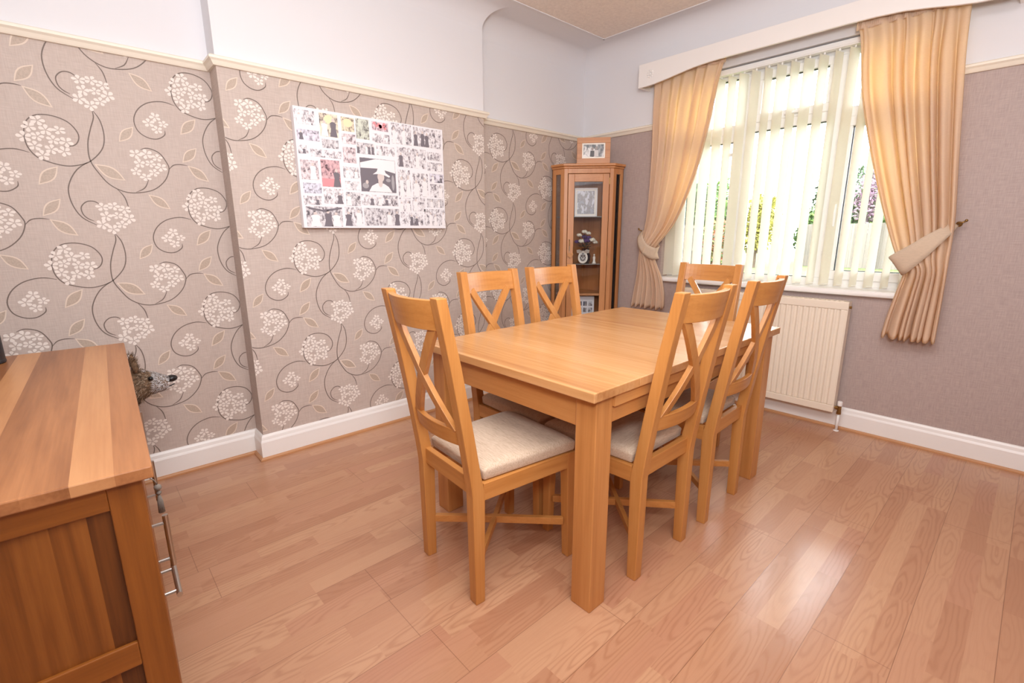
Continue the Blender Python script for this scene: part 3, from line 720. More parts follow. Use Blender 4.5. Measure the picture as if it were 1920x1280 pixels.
# ---------------------------------------------------------------- table
TX0, TX1, TY0, TY1, TT = 1.168, 2.078, -2.424, -.990, .772
tb = thing('dining_table', 'rectangular light oak dining table in the middle of the chairs', 'table', (0, 0, 0))
b = MB(); b.box(TX0, TX1, TY0, TY0+.232, TT-.031, TT); b.box(TX0, TX1, TY0+.2325, TY1, TT-.031, TT); obj('tabletop', b, table_oak, tb, bevel=.003)
ix, iy, lw_ = .018, .036, .080
for sx in (0, 1):
    for sy in (0, 1):
        x = TX0+ix if sx == 0 else TX1-ix-lw_; y = TY0+iy if sy == 0 else TY1-iy-lw_
        b = MB(); b.box(x, x+lw_, y, y+lw_, 0, TT-.0312); obj('leg', b, TBL['z'], tb, bevel=.003)
        b = MB()
az0, az1 = .632, TT-.0315
for y in (TY0+iy+.010, TY1-iy-.032): b = MB(); b.box(TX0+ix+lw_, TX1-ix-lw_, y, y+.022, az0, az1); obj('apron', b, TBL['x'], tb, bevel=.002)
for x in (TX0+ix+.008, TX1-ix-.030): b = MB(); b.box(x, x+.022, TY0+iy+lw_, TY1-iy-lw_, az0+.012, az1); obj('apron', b, TBL['y'], tb, bevel=.002)
b = MB(); b.box(TX1-.026, TX1-.010, TY0+iy+lw_, TY1-iy-lw_, .702, .740); obj('extension_runner', b, TBL['y'], tb)

# ---------------------------------------------------------------- chairs
def make_chair(label, loc, rz):
    t = thing('dining_chair', label, 'chair', loc, rz, 'cross-back dining chairs round the table')
    HW = .1825; pw = .040
    rear = [(0, 0), (-.004, .40), (-.012, .47), (-.034, .62), (-.070, .84), (-.108, 1.045)]
    frnt = [(-.074, 1.045), (-.032, .84), (.006, .62), (.030, .47), (.044, .40), (.036, 0)]
    def mid(z): 
        return (interp(z, [(q[1], q[0]) for q in rear]) + interp(z, sorted([(q[1], q[0]) for q in frnt])))/2
    for s in (-1, 1):
        b = MB(); b.prism(rear+frnt, 0, 'x', s*HW, s*(HW-pw)); obj('leg', b, oak['z'], t, bevel=.003)
    for s in (-1, 1):
        x = s*.198; b = MB(); vs = []
        for z, wd, dp in ((0, .032, .032), (.435, .042, .042)):
            a = sorted((x, x-s*wd)); vs += [(a[0], .445-dp, z), (a[1], .445-dp, z), (a[1], .445, z), (a[0], .445, z)]
        b.add(vs, [(0, 3, 2, 1), (4, 5, 6, 7), (0, 1, 5, 4), (1, 2, 6, 5), (2, 3, 7, 6), (3, 0, 4, 7)]); obj('leg', b, oak['z'], t, bevel=.003)
    HI = HW-pw+.002
    def rail(name, z0, z1, th, bow, dy=0):
        vs = []; n = 14
        for i in range(n+1):
            x = -HI+2*HI*i/n; bo = -bow*(1-(x/HI)**2)
            for z, o_ in ((z0, -th/2), (z0, th/2), (z1, th/2), (z1, -th/2)): vs.append((x, mid(z)+bo+o_+dy, z))
        fs = [(3, 2, 1, 0), tuple(4*n+k for k in range(4))]
        for i in range(n):
            for k in range(4): a = 4*i+k; c_ = 4*i+(k+1) % 4; fs.append((a, c_, c_+4, a+4))
        b = MB(); b.add(vs, fs); obj(name, b, oak['x'], t, bevel=.002)
    rail('top_rail', .945, 1.036, .022, .034); rail('lower_rail', .568, .622, .020, .022)
    for s in (-1, 1):
        pts = []; nr = []
        for i in range(13):
            q = i/12; x = s*(-.118+.236*q); z = .612+.345*q
            pts.append((x, mid(z)-.022*(1-(x/HI)**2)+s*.0008, z)); nr.append((.0, 1, .22))
        b = MB(); b.sweep(pts, .034, .017, nr); obj('cross_slat', b, oak['z'], t, bevel=.0015)
    b = MB(); b.box(-HI, HI, .008, .030, .392, .452); obj('rear_seat_rail', b, oak['x'], t, bevel=.002)
    b = MB(); b.box(-.156, .156, .412, .434, .378, .436); obj('front_seat_rail', b, oak['x'], t, bevel=.002)
    for s in (-1, 1):
        b = MB(); b.sweep([(s*(HW-.012), .040, .406), (s*.186, .405, .406)], .060, .022, (1, 0, 0)); b.v = [tuple(p) for p in b.v]; obj('side_seat_rail', b, oak['y'], t, bevel=.002)
    b = MB(); n = 12
    def top(u, v):
        x = -1+2*u; y = v; e = (1-abs(x)**6)*(1-abs(2*v-1)**6)
        hw = .172+.026*v
        return (x*hw, .046+.400*v, .476+.016*max(0, e)**.35)
    b.grid(top, n*2, n*2)
    g = n*2+1; base = [(-.172, .046, .438), (.172, .046, .438), (.198, .446, .438), (-.198, .446, .438)]
    ring = [i for i in range(g)] + [j*g+g-1 for j in range(1, g)] + [(g-1)*g+i for i in range(g-2, -1, -1)] + [j*g for j in range(g-2, 0, -1)]
    low = []
    for i in ring: p = b.v[i]; low.append((p[0]*.985, .246+(p[1]-.246)*.985, .4375))
    b.v += low; L0 = len(b.v)-len(low); k = len(ring)
    for i in range(k): b.f.append((ring[i], ring[(i+1) % k], L0+(i+1) % k, L0+i)); b.m.append(0)
    b.f.append(tuple(L0+i for i in range(k))); b.m.append(0)
    cu = obj('seat_cushion', b, cushion_mat, t, bevel=.008, seg=3, smooth=True, label='oatmeal woven fabric seat pad')
    for s in (-1, 1):
        b = MB(); b.sweep([(-s*.160, .030, .150+s*.0), (0, .215, .150+s*.0005), (s*.176, .410, .150)], .028, .018, (s*.9, -.9, 0)); 
        obj('stretcher', b, oak['y'], t, bevel=.0015)
    return t
A = math.radians
ch = make_chair('oak cross-back chair at near end of table, its back toward the sideboard', (1.601, -2.6275, 0), A(-3.6))
def place(label, loc, rz):
    c_ = copy_tree(ch); c_.location = loc; c_.rotation_euler = (0, 0, rz); c_['label'] = label
place('oak cross-back chair on window-right side of table, nearer the camera', (2.076, -1.9675, 0), A(90))
place('oak cross-back chair on right side of table, nearer the radiator', (2.074, -1.455, 0), A(92.2))
place('oak cross-back chair on patterned-wall side, below the photo canvas', (1.155, -1.972, 0), A(-89))
place('oak cross-back chair on patterned-wall side, in front of corner cabinet', (1.155, -1.530, 0), A(-92))
place('oak cross-back chair at far end of table, in front of the window', (1.590, -.825, 0), A(181))

# ---------------------------------------------------------------- collage canvas on the chimney breast
def mk_photo():
    m, nt, b = newmat('collage_print'); at = N(nt, 'ShaderNodeAttribute', attribute_name='tint'); tc = N(nt, 'ShaderNodeTexCoord')
    sd = N(nt, 'ShaderNodeAttribute', attribute_name='seed')
    mp = N(nt, 'ShaderNodeVectorMath', operation='ADD'); nt.links.new(tc.outputs['Object'], mp.inputs[0]); nt.links.new(sd.outputs['Color'], mp.inputs[1])
    st = N(nt, 'ShaderNodeMapping'); st.inputs['Scale'].default_value = (1, 62, 44); nt.links.new(mp.outputs[0], st.inputs[0])
    f = noise(nt, st.outputs[0], 1.0, 4, .65, .4)
    c = ramp(nt, f, [(.34, lin((92, 86, 94))), (.42, lin((168, 162, 168))), (.50, lin((218, 214, 218))), (.60, lin((238, 236, 240)))])
    nt.links.new(mix(nt, .9, c, at.outputs['Color'], 'MULTIPLY'), b.inputs['Base Color']); b.inputs['Roughness'].default_value = .5
    return m
photo_m = mk_photo()
cv_white = plain('canvas_white_edge', (236, 234, 238), .6)
dark_ink = plain('printed_dark_suit', (118, 112, 120), .6); white_ink = plain('printed_white_dress', (238, 234, 236), .6); skin_ink = plain('printed_skin', (214, 202, 198), .6)
cvs = thing('photo_canvas', 'white-edged canvas print of many wedding photos on patterned wall', 'picture', (0, 0, 0))
CY0, CY1, CZ0, CZ1, CX = -2.515, -1.598, 1.252, 1.862, BD+.040
b = MB(); b.box(BD+.0015, CX, CY0, CY1, CZ0, CZ1); obj('canvas', b, cv_white, cvs, bevel=.003)
tints = {1: (1, .92, .70), 2: (1, .90, .62), 3: (1, .88, .88), 4: (.78, .86, .70), 5: (1, .78, .82), 9: (.90, .90, 1), 13: (1, .86, .86), 19: (.96, .84, .84), 20: (1, .62, .64), 25: (.92, .92, 1), 27: (.86, .90, 1)}
dark_cells = {10, 14, 22, 33, 38, 20, 30, 35}
me_v = []; me_f = []; tin = []; see = []
for i, (a, z1, c_, z0) in enumerate(CELLS):
    n = len(me_v); me_v += [(CX+.0006, a+.0015, z0+.0015), (CX+.0006, c_-.0015, z0+.0015), (CX+.0006, c_-.0015, z1-.0015), (CX+.0006, a+.0015, z1-.0015)]
    me_f.append((n, n+1, n+2, n+3)); t_ = tints.get(i, (1, 1, 1)); k = 1.0 if i not in dark_cells else .86
    tin.append((t_[0]*k, t_[1]*k, t_[2]*k, 1)); see.append((i*.37 % 1, (i*.71) % 1, (i*.53) % 1, 1))
me = bpy.data.meshes.new('photo_print'); me.from_pydata(me_v, [], me_f); me.materials.append(photo_m)
for nm, dat in (('tint', tin), ('seed', see)):
    at = me.color_attributes.new(nm, 'FLOAT_COLOR', 'CORNER')
    for p in me.polygons:
        for li in p.loop_indices: at.data[li].color = dat[p.index]
po = bpy.data.objects.new('photo_print', me); COL.objects.link(po); po.parent = cvs; po['label'] = 'mosaic of small wedding photographs'
fg = MB()
def blob(y, z, rx, rz, mi, n=12, h=.0012, a0=0):
    fg.add([(CX+h, y+rx*math.cos(a0+2*PI*k/n), z+rz*math.sin(a0+2*PI*k/n)) for k in range(n)], [tuple(range(n))], mi)
def body(y, z0, z1, w_, mi, h=.0012):   # a small printed figure: head, shoulders and a long body
    hh = z1-z0; fg.add([(CX+h, y+a*w_, z0+c_*hh) for a, c_ in ((-.5, 0), (.5, 0), (.34, .45), (.42, .72), (.14, .80), (-.14, .80), (-.42, .72), (-.30, .45))], [tuple(range(8))], mi)
    blob(y, z0+.89*hh, .16*w_+.001, .10*hh, 2, 10, h+.0002)
rnd = random.Random(11)
for i, (a, z1, c_, z0) in enumerate(CELLS):
    wd, hh = c_-a, z1-z0
    if i in (22, 33, 2, 5, 6): continue
    k = 1 if wd < .07 else 2 if wd < .13 else 4
    if i in (16, 8, 35, 31, 39, 40, 14): k = 5
    for j in range(k):
        y = a+wd*(j+.5+rnd.uniform(-.15, .15))/k; q = rnd.random()
        if rnd.random() < .5: continue
        body(y, z0+.003, z0+hh*rnd.uniform(.68, .88), min(wd/k*.8, hh*.42), 0 if q < .45 else 1)
a, z1, c_, z0 = CELLS[22]    # the large black and white picture of a figure in a wide hat
fg.add([(CX+.0011, a+.003, z1-.003), (CX+.0011, a+.003, z0+.003), (CX+.0011, c_-.003, z0+.003), (CX+.0011, c_-.003, z1-.003)], [(0, 1, 2, 3)], 0)
fg.add([(CX+.0014, y_, z_) for y_, z_ in ((a+.004, z1-.030), (a+.10, z1-.004), (c_-.004, z1-.004), (c_-.004, z1-.075), (a+.12, z1-.055), (a+.004, z1-.058))], [tuple(range(6))], 1)
my = (a+c_)/2+.01
fg.add([(CX+.0016, my+y_, z0+z_) for y_, z_ in ((-.075, .004), (.075, .004), (.052, .035), (.022, .052), (-.022, .052), (-.055, .035))], [tuple(range(6))], 1)
blob(my, z0+.060, .014, .030, 2, 16, .0018); blob(my+.004, z0+.088, .022, .027, 2, 18, .0019); fg.add([(CX+.0021, my+y_, z0+z_) for y_, z_ in ((-.046, .100), (-.020, .118), (-.014, .134), (.012, .140), (.030, .128), (.036, .112), (.064, .096), (.058, .088), (.030, .098), (.0, .104), (-.030, .102))], [tuple(range(11))], 1); blob(my+.052, z0+.072, .016, .010, 3, 12, .0016)
blob(a+.030, z0+.035, .020, .016, 3, 12, .0015); blob(a+.040, z0+.055, .009, .011, 2, 12, .0016); blob(c_-.022, z0+.06, .010, .045, 3, 10, .0015)
a, z1, c_, z0 = CELLS[33]
body(a+.05, z0+.003, z1-.03, .06, 1); body(a+.12, z0+.003, z1-.02, .05, 0); body(a+.165, z0+.003, z1-.03, .055, 1)
fg.add([(CX+.0014, y_, z_) for y_, z_ in ((a+.003, z1-.003), (a+.02, z1-.018), (a+.10, z1-.030), (c_-.06, z1-.022), (c_-.003, z1-.012), (c_-.003, z1-.003), (a+.09, z1-.018))], [tuple(range(7))], 0)
a, z1, c_, z0 = CELLS[20]
fgr = MB(); fgr.add([(CX+.0010, a+.003, z0+.003), (CX+.0010, c_-.003, z0+.003), (CX+.0010, c_-.003, z0+.045), (CX+.0010, a+.003, z0+.045)], [(0, 1, 2, 3)])
a, z1, c_, z0 = CELLS[5]
for k in range(10): 
    yy, zz = a+.015+rnd.random()*(c_-a-.03), z0+.012+rnd.random()*(z1-z0-.022); fgr.add([(CX+.0010, yy+.010*math.cos(q), zz+.008*math.sin(q)) for q in [2*PI*t/9 for t in range(9)]], [tuple(range(9))])
fgr.keep = True; obj('printed_colour', fgr, plain('printed_rose', (226, 150, 156), .6), po)
fgy = MB()
for i in (1, 2):
    a, z1, c_, z0 = CELLS[i]; fgy.add([(CX+.0010, (a+c_)/2+.026*math.cos(q), z1-.030+.022*math.sin(q)) for q in [2*PI*t/14 for t in range(14)]], [tuple(range(14))])
fgy.keep = True; obj('printed_flower', fgy, plain('printed_yellow', (240, 226, 186), .6), po)
fg.keep = True; obj('printed_figures', fg, [dark_ink, white_ink, skin_ink, plain('printed_mid_grey', (168, 164, 168), .6)], po)

# ---------------------------------------------------------------- corner display cabinet
CB, CC = .41, .13
cabx, caby = .045, -.024
cab = thing('corner_cabinet', 'tall oak corner display cabinet with glazed door', 'cabinet', (cabx, caby, 0))
HT = 1.735
def seg(mb, p0, p1, t0, t1, z0, z1, d0=0, d1=0.02):
    """box on the line p0-p1 between distances t0..t1 along it, from d0 to d1 behind its face"""
    a = Vector(p0); d = (Vector(p1)-a).normalized(); n = Vector((-d.y, d.x))
    q = [a+d*t0+n*d0, a+d*t1+n*d0, a+d*t1+n*d1, a+d*t0+n*d1]
    mb.add([(v.x, v.y, z0) for v in q]+[(v.x, v.y, z1) for v in q], [(0, 3, 2, 1), (4, 5, 6, 7), (0, 1, 5, 4), (1, 2, 6, 5), (2, 3, 7, 6), (3, 0, 4, 7)])
def pent(e): return [(0, 0), (CB+e, 0), (CB+e, -CC-e*.4), (CC+e*.4, -CB-e), (0, -CB-e)]
P0, P1, P2, P3 = (0, -CB), (CC, -CB), (CB, -CC), (CB, 0)
LD = math.hypot(P2[0]-P1[0], P2[1]-P1[1])
b = MB(); b.prism(pent(.022), 0, 'z', HT+.004, HT+.024); b.prism(pent(.010), 0, 'z', HT-.012, HT+.004); obj('cornice', b, CBO['x'], cab, bevel=.005)
b = MB(); b.prism(pent(.006), 0, 'z', 0, .07); obj('plinth', b, CBO['x'], cab, bevel=.002)
b = MB(); b.prism(pent(-.021), 0, 'z', .07, .088); obj('base_board', b, CBO['x'], cab)
back_m = wood('cabinet_back_boards', 'z', (142, 86, 48), (168, 110, 68), (188, 132, 88), board=.07, baxis='x', bvar=.3)
b = MB(); b.box(0, .006, -CB, 0, .07, HT-.013); b.box(.006, CB, -.006, 0, .07, HT-.013); obj('back_panel', b, back_m, cab)
for A0, A1, L in ((P0, P1, CC), (P2, P3, CC)):
    b = MB(); seg(b, A0, A1, 0, .038, .07, HT-.012); seg(b, A0, A1, L-.038, L, .07, HT-.012); 
    seg(b, A0, A1, .038, L-.038, HT-.055, HT-.012); seg(b, A0, A1, .038, L-.038, .07, .13); obj('side_frame', b, CBO['z'], cab, bevel=.002)
    g = MB(); seg(g, A0, A1, .038, L-.038, .13, HT-.055, .008, .011); obj('side_pane', g, glass, cab)
b = MB(); seg(b, P1, P2, 0, .030, .07, HT-.012, -.001, .019); seg(b, P1, P2, LD-.030, LD, .07, HT-.012, -.001, .019); seg(b, P1, P2, .030, LD-.030, HT-.050, HT-.012, -.001, .019); seg(b, P1, P2, .030, LD-.030, .07, .10, -.001, .019); obj('front_frame', b, CBO['z'], cab, bevel=.002)
d = MB(); a, c_, z0, z1, sw_ = .034, LD-.034, .104, HT-.054, .050
seg(d, P1, P2, a, a+sw_, z0, z1, -.003, .017); seg(d, P1, P2, c_-sw_, c_, z0, z1, -.003, .017); dz = obj('door', d, CBO['z'], cab, bevel=.002)
d = MB(); seg(d, P1, P2, a+sw_, c_-sw_, z1-.060, z1, -.003, .017); obj('door_rail', d, CBO['x'], dz, bevel=.002); d = MB(); seg(d, P1, P2, a+sw_, c_-sw_, z0, z0+.06, -.003, .017); obj('door_rail', d, CBO['x'], dz, bevel=.002)
g = MB(); seg(g, P1, P2, a+sw_, c_-sw_, z0+.06, z1-.06, .006, .009); obj('door_pane', g, glass, dz)
dv = (Vector(P2)-Vector(P1)).normalized(); nv = Vector((-dv.y, dv.x))   # nv points into the cabinet
def cp(t, dd, z): p = Vector(P1)+dv*t+nv*dd; return (p.x, p.y, z)
h = MB(); h.tube(catmull([cp(a+.018, -.004, 1.165), cp(a+.018, -.020, 1.155), cp(a+.018, -.024, 1.12), cp(a+.018, -.020, 1.085), cp(a+.018, -.004, 1.075)], 4), .0035, 8); obj('handle', h, brass, dz, smooth=True)
for z in (.30, .98, 1.60):
    h = MB(); h.tube([cp(c_+.002, -.005, z), cp(c_+.002, -.005, z+.05)], .0035, 8); obj('hinge', h, brass, dz)
shelf_g = plain('shelf_glass', (196, 206, 202), .08); shelf_g.node_tree.nodes['Principled BSDF'].inputs['Transmission Weight'].default_value = .6
def shelf(z, m, th, name):
    s = MB(); e = .026; q = [(.008, -.008), (CB-e, -.008), (CB-e, -CC-e*.2), (CC+e*.2, -CB+e), (.008, -CB+e)]; s.prism(q, 0, 'z', z, z+th); obj(name, s, m, cab)
shelf(1.345, shelf_g, .006, 'glass_shelf'); shelf(.960, shelf_g, .006, 'glass_shelf'); shelf(.700, CBO['x'], .018, 'wooden_shelf'); shelf(.43, CBO['x'], .018, 'wooden_shelf')
def inside(t, dd, z): p = cp(t, dd, z); return (p[0]+cabx, p[1]+caby, p[2])
DR = math.atan2(dv.y, dv.x)     # the door's direction; local -y then faces the room
# heart hanging from the door handle
heart = []
for k in range(28):
    q = 2*PI*k/28; heart.append((.0016*16*math.sin(q)**3, .0016*(13*math.cos(q)-5*math.cos(2*q)-2*math.cos(3*q)-math.cos(4*q))))
ht = thing('wooden_heart', 'small wooden heart hanging from the cabinet door handle', 'ornament', inside(a+.026, -.020, 1.040), DR)
b = MB(); b.prism(heart, 0, 'y', -.003, .003); obj('heart', b, oak['x'], ht, bevel=.001)
b = MB(); b.tube([(-.006, 0, .012), (-.008, -.008, .05), (-.008, -.012, .075)], .0012, 6); obj('string', b, plain('cord', (210, 200, 180), .8), ht)
# flowers
fl_ = thing('flower_arrangement', 'white roses and purple flowers in dark vase inside cabinet', 'flowers', inside(.20, .13, .9665), DR)
b = MB(); b.lathe([(.030, 0), (.042, .02), (.045, .06), (.030, .10), (.034, .125), (.028, .125)], (0, 0, 0), 20); obj('vase', b, plain('dark_glass_vase', (40, 34, 40), .15), fl_, smooth=True)
rose_w = plain('white_rose', (236, 232, 214), .7); rose_p = plain('purple_flower', (74, 44, 110), .7)
rnd = random.Random(5)
for (x, y, z, r_, m) in ((-.058, -.02, .235, .022, rose_w), (-.015, -.02, .262, .024, rose_w), (.018, -.015, .25, .022, rose_w), (-.040, -.045, .185, .026, rose_w), (.052, -.03, .195, .026, rose_w), (.078, -.01, .175, .022, rose_w), (0, -.05, .190, .028, rose_p), (.022, -.03, .215, .020, rose_p), (-.075, -.01, .18, .022, rose_p), (-.01, .02, .22, .024, rose_p)):
    b = MB(); b.ball((x, y, z), r_*.62, 10, 8)
    for k in range(9):
        q = k*2.4; t_ = .35+.5*(k/9); cx_, cy_, cz_ = x+r_*t_*math.cos(q), y+r_*t_*math.sin(q)*.8, z+r_*(.45-.7*t_)
        b.ball((cx_, cy_, cz_), (r_*.42, r_*.42, r_*.5), 8, 6)
    obj('bloom', b, m, fl_, smooth=True)
b = MB()
for k in range(26):
    q = k*2.4; r_ = .02+.065*rnd.random(); p = Vector((r_*math.cos(q), r_*.6*math.sin(q), .13+.05*rnd.random())); d_ = Vector((math.cos(q), math.sin(q)*.7, .3)).normalized()*.028; s_ = d_.cross(Vector((0, 0, 1))).normalized()*.009
    b.add([p-d_, p+s_, p+d_, p-s_], [(0, 1, 2, 3)]); 
for x, y, z in ((-.058, -.02, .225), (-.015, -.02, .25), (.05, -.03, .185), (.0, -.05, .18)): b.tube([(0, 0, .11), (x, y, z)], .002, 5)
b.keep = True; obj('leaves', b, plain('dark_foliage', (34, 54, 34), .6), fl_)
# oval ornament with a horseshoe-like mark, on glass shelf
ov = thing('oval_ornament', 'white oval horseshoe ornament with dark marks on cabinet shelf', 'ornament', inside(.172, .055, .9665), DR)
b = MB(); n = 30
oval = [(.040*math.cos(2*PI*k/n)*(1-.12*math.sin(2*PI*k/n)), .054+.052*math.sin(2*PI*k/n)) for k in range(n)]
inn = [(.028*math.cos(2*PI*k/n)*(1-.12*math.sin(2*PI*k/n)), .054+.038*math.sin(2*PI*k/n)) for k in range(n)]
b.add([(x, -.005, z) for x, z in oval]+[(x, -.005, z) for x, z in inn]+[(x, .005, z) for x, z in oval]+[(x, .005, z) for x, z in inn],
      [(k, (k+1) % n, (k+1) % n+n, k+n) for k in range(n)]+[(k+2*n, k+3*n, (k+1) % n+3*n, (k+1) % n+2*n) for k in range(n)]+[(k, k+2*n, (k+1) % n+2*n, (k+1) % n) for k in range(n)]+[(k+n, (k+1) % n+n, (k+1) % n+3*n, k+3*n) for k in range(n)])
cream_c = plain('cream_ceramic', (238, 234, 222), .35); obj('rim', b, cream_c, ov)
b = MB(); b.prism(inn, 0, 'y', -.001, .004); obj('backing', b, plain('silver_face', (196, 194, 190), .4), ov)
b = MB()
for k in range(7): q = PI*1.05+k*PI*.9/6; b.ball((.020*math.cos(q), -.003, .054+.028*math.sin(q)), (.0042, .002, .006), 8, 6)
b.box(-.004, .004, -.004, -.001, .045, .088); b.ball((-.012, -.003, .064), (.006, .002, .010), 8, 6); b.ball((.013, -.003, .064), (.006, .002, .010), 8, 6); obj('dark_mark', b, plain('dark_enamel', (46, 42, 44), .4), ov)
b = MB()
for s in (-1, 1): b.add([(0, -.006, .100), (s*.03, -.008, .118), (s*.055, -.006, .112), (s*.050, -.006, .088), (s*.022, -.006, .084)], [(0, 1, 2, 3, 4)])
b.keep = True; rb = obj('ribbon', b, translucent('sheer_ribbon', (214, 206, 196), (220, 214, 200), .4), ov); s_ = rb.modifiers.new('t', 'SOLIDIFY'); s_.thickness = .001
fgn = thing('white_figurine', 'small white standing figurine beside the oval ornament', 'figurine', inside(.268, .062, .9665), DR)
b = MB(); b.lathe([(.018, 0), (.018, .004), (.013, .012), (.010, .030), (.013, .046), (.011, .056), (.005, .062)], (0, 0, 0), 18); obj('robe', b, cream_c, fgn, smooth=True)
b = MB(); b.ball((0, 0, .071), (.0075, .0075, .009), 12, 8); obj('head', b, cream_c, fgn, smooth=True)
# framed picture on upper glass shelf
def frame(name, label, loc, rz, wd, hh, bw, m, inner, lean=0, mount=None):
    t = thing(name, label, 'picture frame', loc, rz); t.rotation_euler = (lean, 0, rz)
    b = MB(); 
    for x0, x1, z0, z1 in ((-wd/2, wd/2, 0, bw), (-wd/2, wd/2, hh-bw, hh), (-wd/2, -wd/2+bw, bw, hh-bw), (wd/2-bw, wd/2, bw, hh-bw)): b.box(x0, x1, -.009, .009, z0, z1)
    obj('frame', b, m, t, bevel=.0015)
    b = MB(); b.box(-wd/2+bw, wd/2-bw, -.001, .006, bw, hh-bw); obj('mount', b, mount or cream_c, t)
    k = .011; b = MB(); b.box(-wd/2+bw+k, wd/2-bw-k, -.0022, -.001, bw+k, hh-bw-k); p_ = obj('photograph', b, inner, t)
    return t
def mk_snap(name, seed, dark=(58, 54, 56), light=(216, 214, 212)):
    m, nt, b = newmat(name); tc = N(nt, 'ShaderNodeTexCoord'); mp = N(nt, 'ShaderNodeMapping'); mp.inputs['Location'].default_value = (seed, seed*2, 0); mp.inputs['Scale'].default_value = (30, 1, 22)
    nt.links.new(tc.outputs['Object'], mp.inputs[0]); f = noise(nt, mp.outputs[0], 1.0, 3, .5, .3)
    nt.links.new(ramp(nt, f, [(.38, lin(dark)), (.5, lin((140, 138, 138))), (.6, lin(light))]), b.inputs['Base Color']); b.inputs['Roughness'].default_value = .25; return m
frame('white_picture_frame', 'white framed picture standing on the upper glass shelf', inside(.195, .15, 1.3515), DR, .19, .235, .012, white_paint, mk_snap('pale_picture', 3.1, (168, 172, 184), (214, 218, 228)), -.05)
tf = frame('wooden_photo_frame', 'wooden frame with black-and-white couple photo on top of cabinet', (.328, -.262, HT+.0245), math.atan2(.168+.02, .212), .262, .196, .040, CBO['x'], mk_snap('black_white_photo', 7.7), -.04)
b = MB()
for x, hgt, mi in ((-.010, .075, 0), (.022, .082, 1)):
    b.add([(x-.018, -.0028, .053), (x+.018, -.0028, .053), (x+.015, -.0028, .053+hgt*.6), (x-.015, -.0028, .053+hgt*.6)], [(0, 1, 2, 3)], mi)
    b.add([(x+.010*math.cos(q), -.0030, .053+hgt*.78+.013*math.sin(q)) for q in [2*PI*k/12 for k in range(12)]], [tuple(range(12))], 2)
b.keep = True; ob_ = [c_ for c_ in tf.children if c_.name.startswith('photograph')][0]; obj('printed_couple', b, [plain('grey_suit', (70, 66, 66), .4), plain('pale_dress', (206, 204, 202), .4), plain('grey_skin', (150, 140, 136), .4)], ob_)
b = MB(); b.sweep([(0, .010, .13), (0, .058, .002)], .03, .004, (0, 1, .4)); obj('strut', b, black_rubber, tf)
# white box of photographs on the wooden shelf
bx = thing('photo_box', 'white box printed with small pictures low in the cabinet', 'box', inside(.185, .14, .4485), DR)
b = MB(); b.box(-.10, .10, -.04, .05, 0, .235); obj('box', b, plain('white_card', (228, 230, 234), .5), bx, bevel=.002)
b = MB(); rnd = random.Random(4)
for k in range(12):
    x = -.085+.045*(k % 4); z = .15-.055*(k//4); b.box(x, x+.034, -.0412, -.0400, z, z+.040)
obj('printed_pictures', b, mk_snap('printed_small_pictures', 2.2, (96, 104, 120), (196, 200, 206)), bx)

# ---------------------------------------------------------------- sideboard
SR = -A(2.2); SL, SD, SH = 1.30, .42, .82
sb = thing('sideboard', 'oak sideboard with steel bar handles in left foreground', 'sideboard', (1.867, -3.417, 0), SR)
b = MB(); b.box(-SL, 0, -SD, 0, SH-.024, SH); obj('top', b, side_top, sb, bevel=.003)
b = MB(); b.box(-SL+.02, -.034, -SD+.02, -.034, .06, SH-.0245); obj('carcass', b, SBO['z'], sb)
def endpanel(x0, x1, px):
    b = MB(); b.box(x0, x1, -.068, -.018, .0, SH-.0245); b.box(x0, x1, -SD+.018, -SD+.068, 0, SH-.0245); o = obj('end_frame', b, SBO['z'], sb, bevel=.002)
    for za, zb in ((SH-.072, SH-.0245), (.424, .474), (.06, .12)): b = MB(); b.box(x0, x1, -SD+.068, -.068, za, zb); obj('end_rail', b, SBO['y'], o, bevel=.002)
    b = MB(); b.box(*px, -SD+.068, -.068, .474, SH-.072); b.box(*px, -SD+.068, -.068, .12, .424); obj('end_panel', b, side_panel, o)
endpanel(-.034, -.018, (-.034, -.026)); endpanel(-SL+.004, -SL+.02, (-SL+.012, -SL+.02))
b = MB()
for x0, x1 in ((-.060, -.034), (-.452, -.430), (-.872, -.850), (-SL+.02, -SL+.042)): b.box(x0, x1, -.034, -.018, .0 if x0 > -.1 or x0 < -1.2 else .06, SH-.0245)
b.box(-SL+.042, -.060, -.034, -.0185, .06, .085); b.box(-SL+.042, -.060, -.034, -.0185, SH-.042, SH-.0245); obj('face_frame', b, SBO['z'], sb)
def bar(parent, p0, p1, y):
    h = MB(); p0 = Vector(p0); p1 = Vector(p1); h.tube([p0, p1], .0055, 14)
    d = (p1-p0).normalized(); q0, q1 = p0+d*.018, p1-d*.018
    for q in (q0, q1): h.tube([(q.x, -.0185, q.z), q], .0035, 8)
    obj('handle', h, chrome, parent, label='brushed steel bar handle')
for k, (x0, x1) in enumerate(((-.428, -.062), (-.848, -.454), (-SL+.044, -.874))):
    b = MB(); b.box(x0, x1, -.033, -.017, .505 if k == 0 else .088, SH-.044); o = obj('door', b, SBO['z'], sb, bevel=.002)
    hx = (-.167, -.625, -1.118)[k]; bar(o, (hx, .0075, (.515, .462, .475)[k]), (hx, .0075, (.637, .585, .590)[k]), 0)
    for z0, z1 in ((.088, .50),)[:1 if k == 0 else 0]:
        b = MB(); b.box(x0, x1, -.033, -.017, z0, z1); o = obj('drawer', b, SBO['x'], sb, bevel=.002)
        cx_ = -.174 if k == 0 else (x0+x1)/2; zz = .475 if z1 == .50 else .20
        bar(o, (cx_-.062, .0075, zz), (cx_+.062, .0075, zz), 0)
ts = thing('key_tassel', 'grey tassel hanging on the sideboard front below top corner', 'tassel', (1.722, -3.4075, .690))
b = MB(); b.ball((0, 0, .022), .007, 10, 8); b.ball((0, 0, .010), .005, 8, 6)
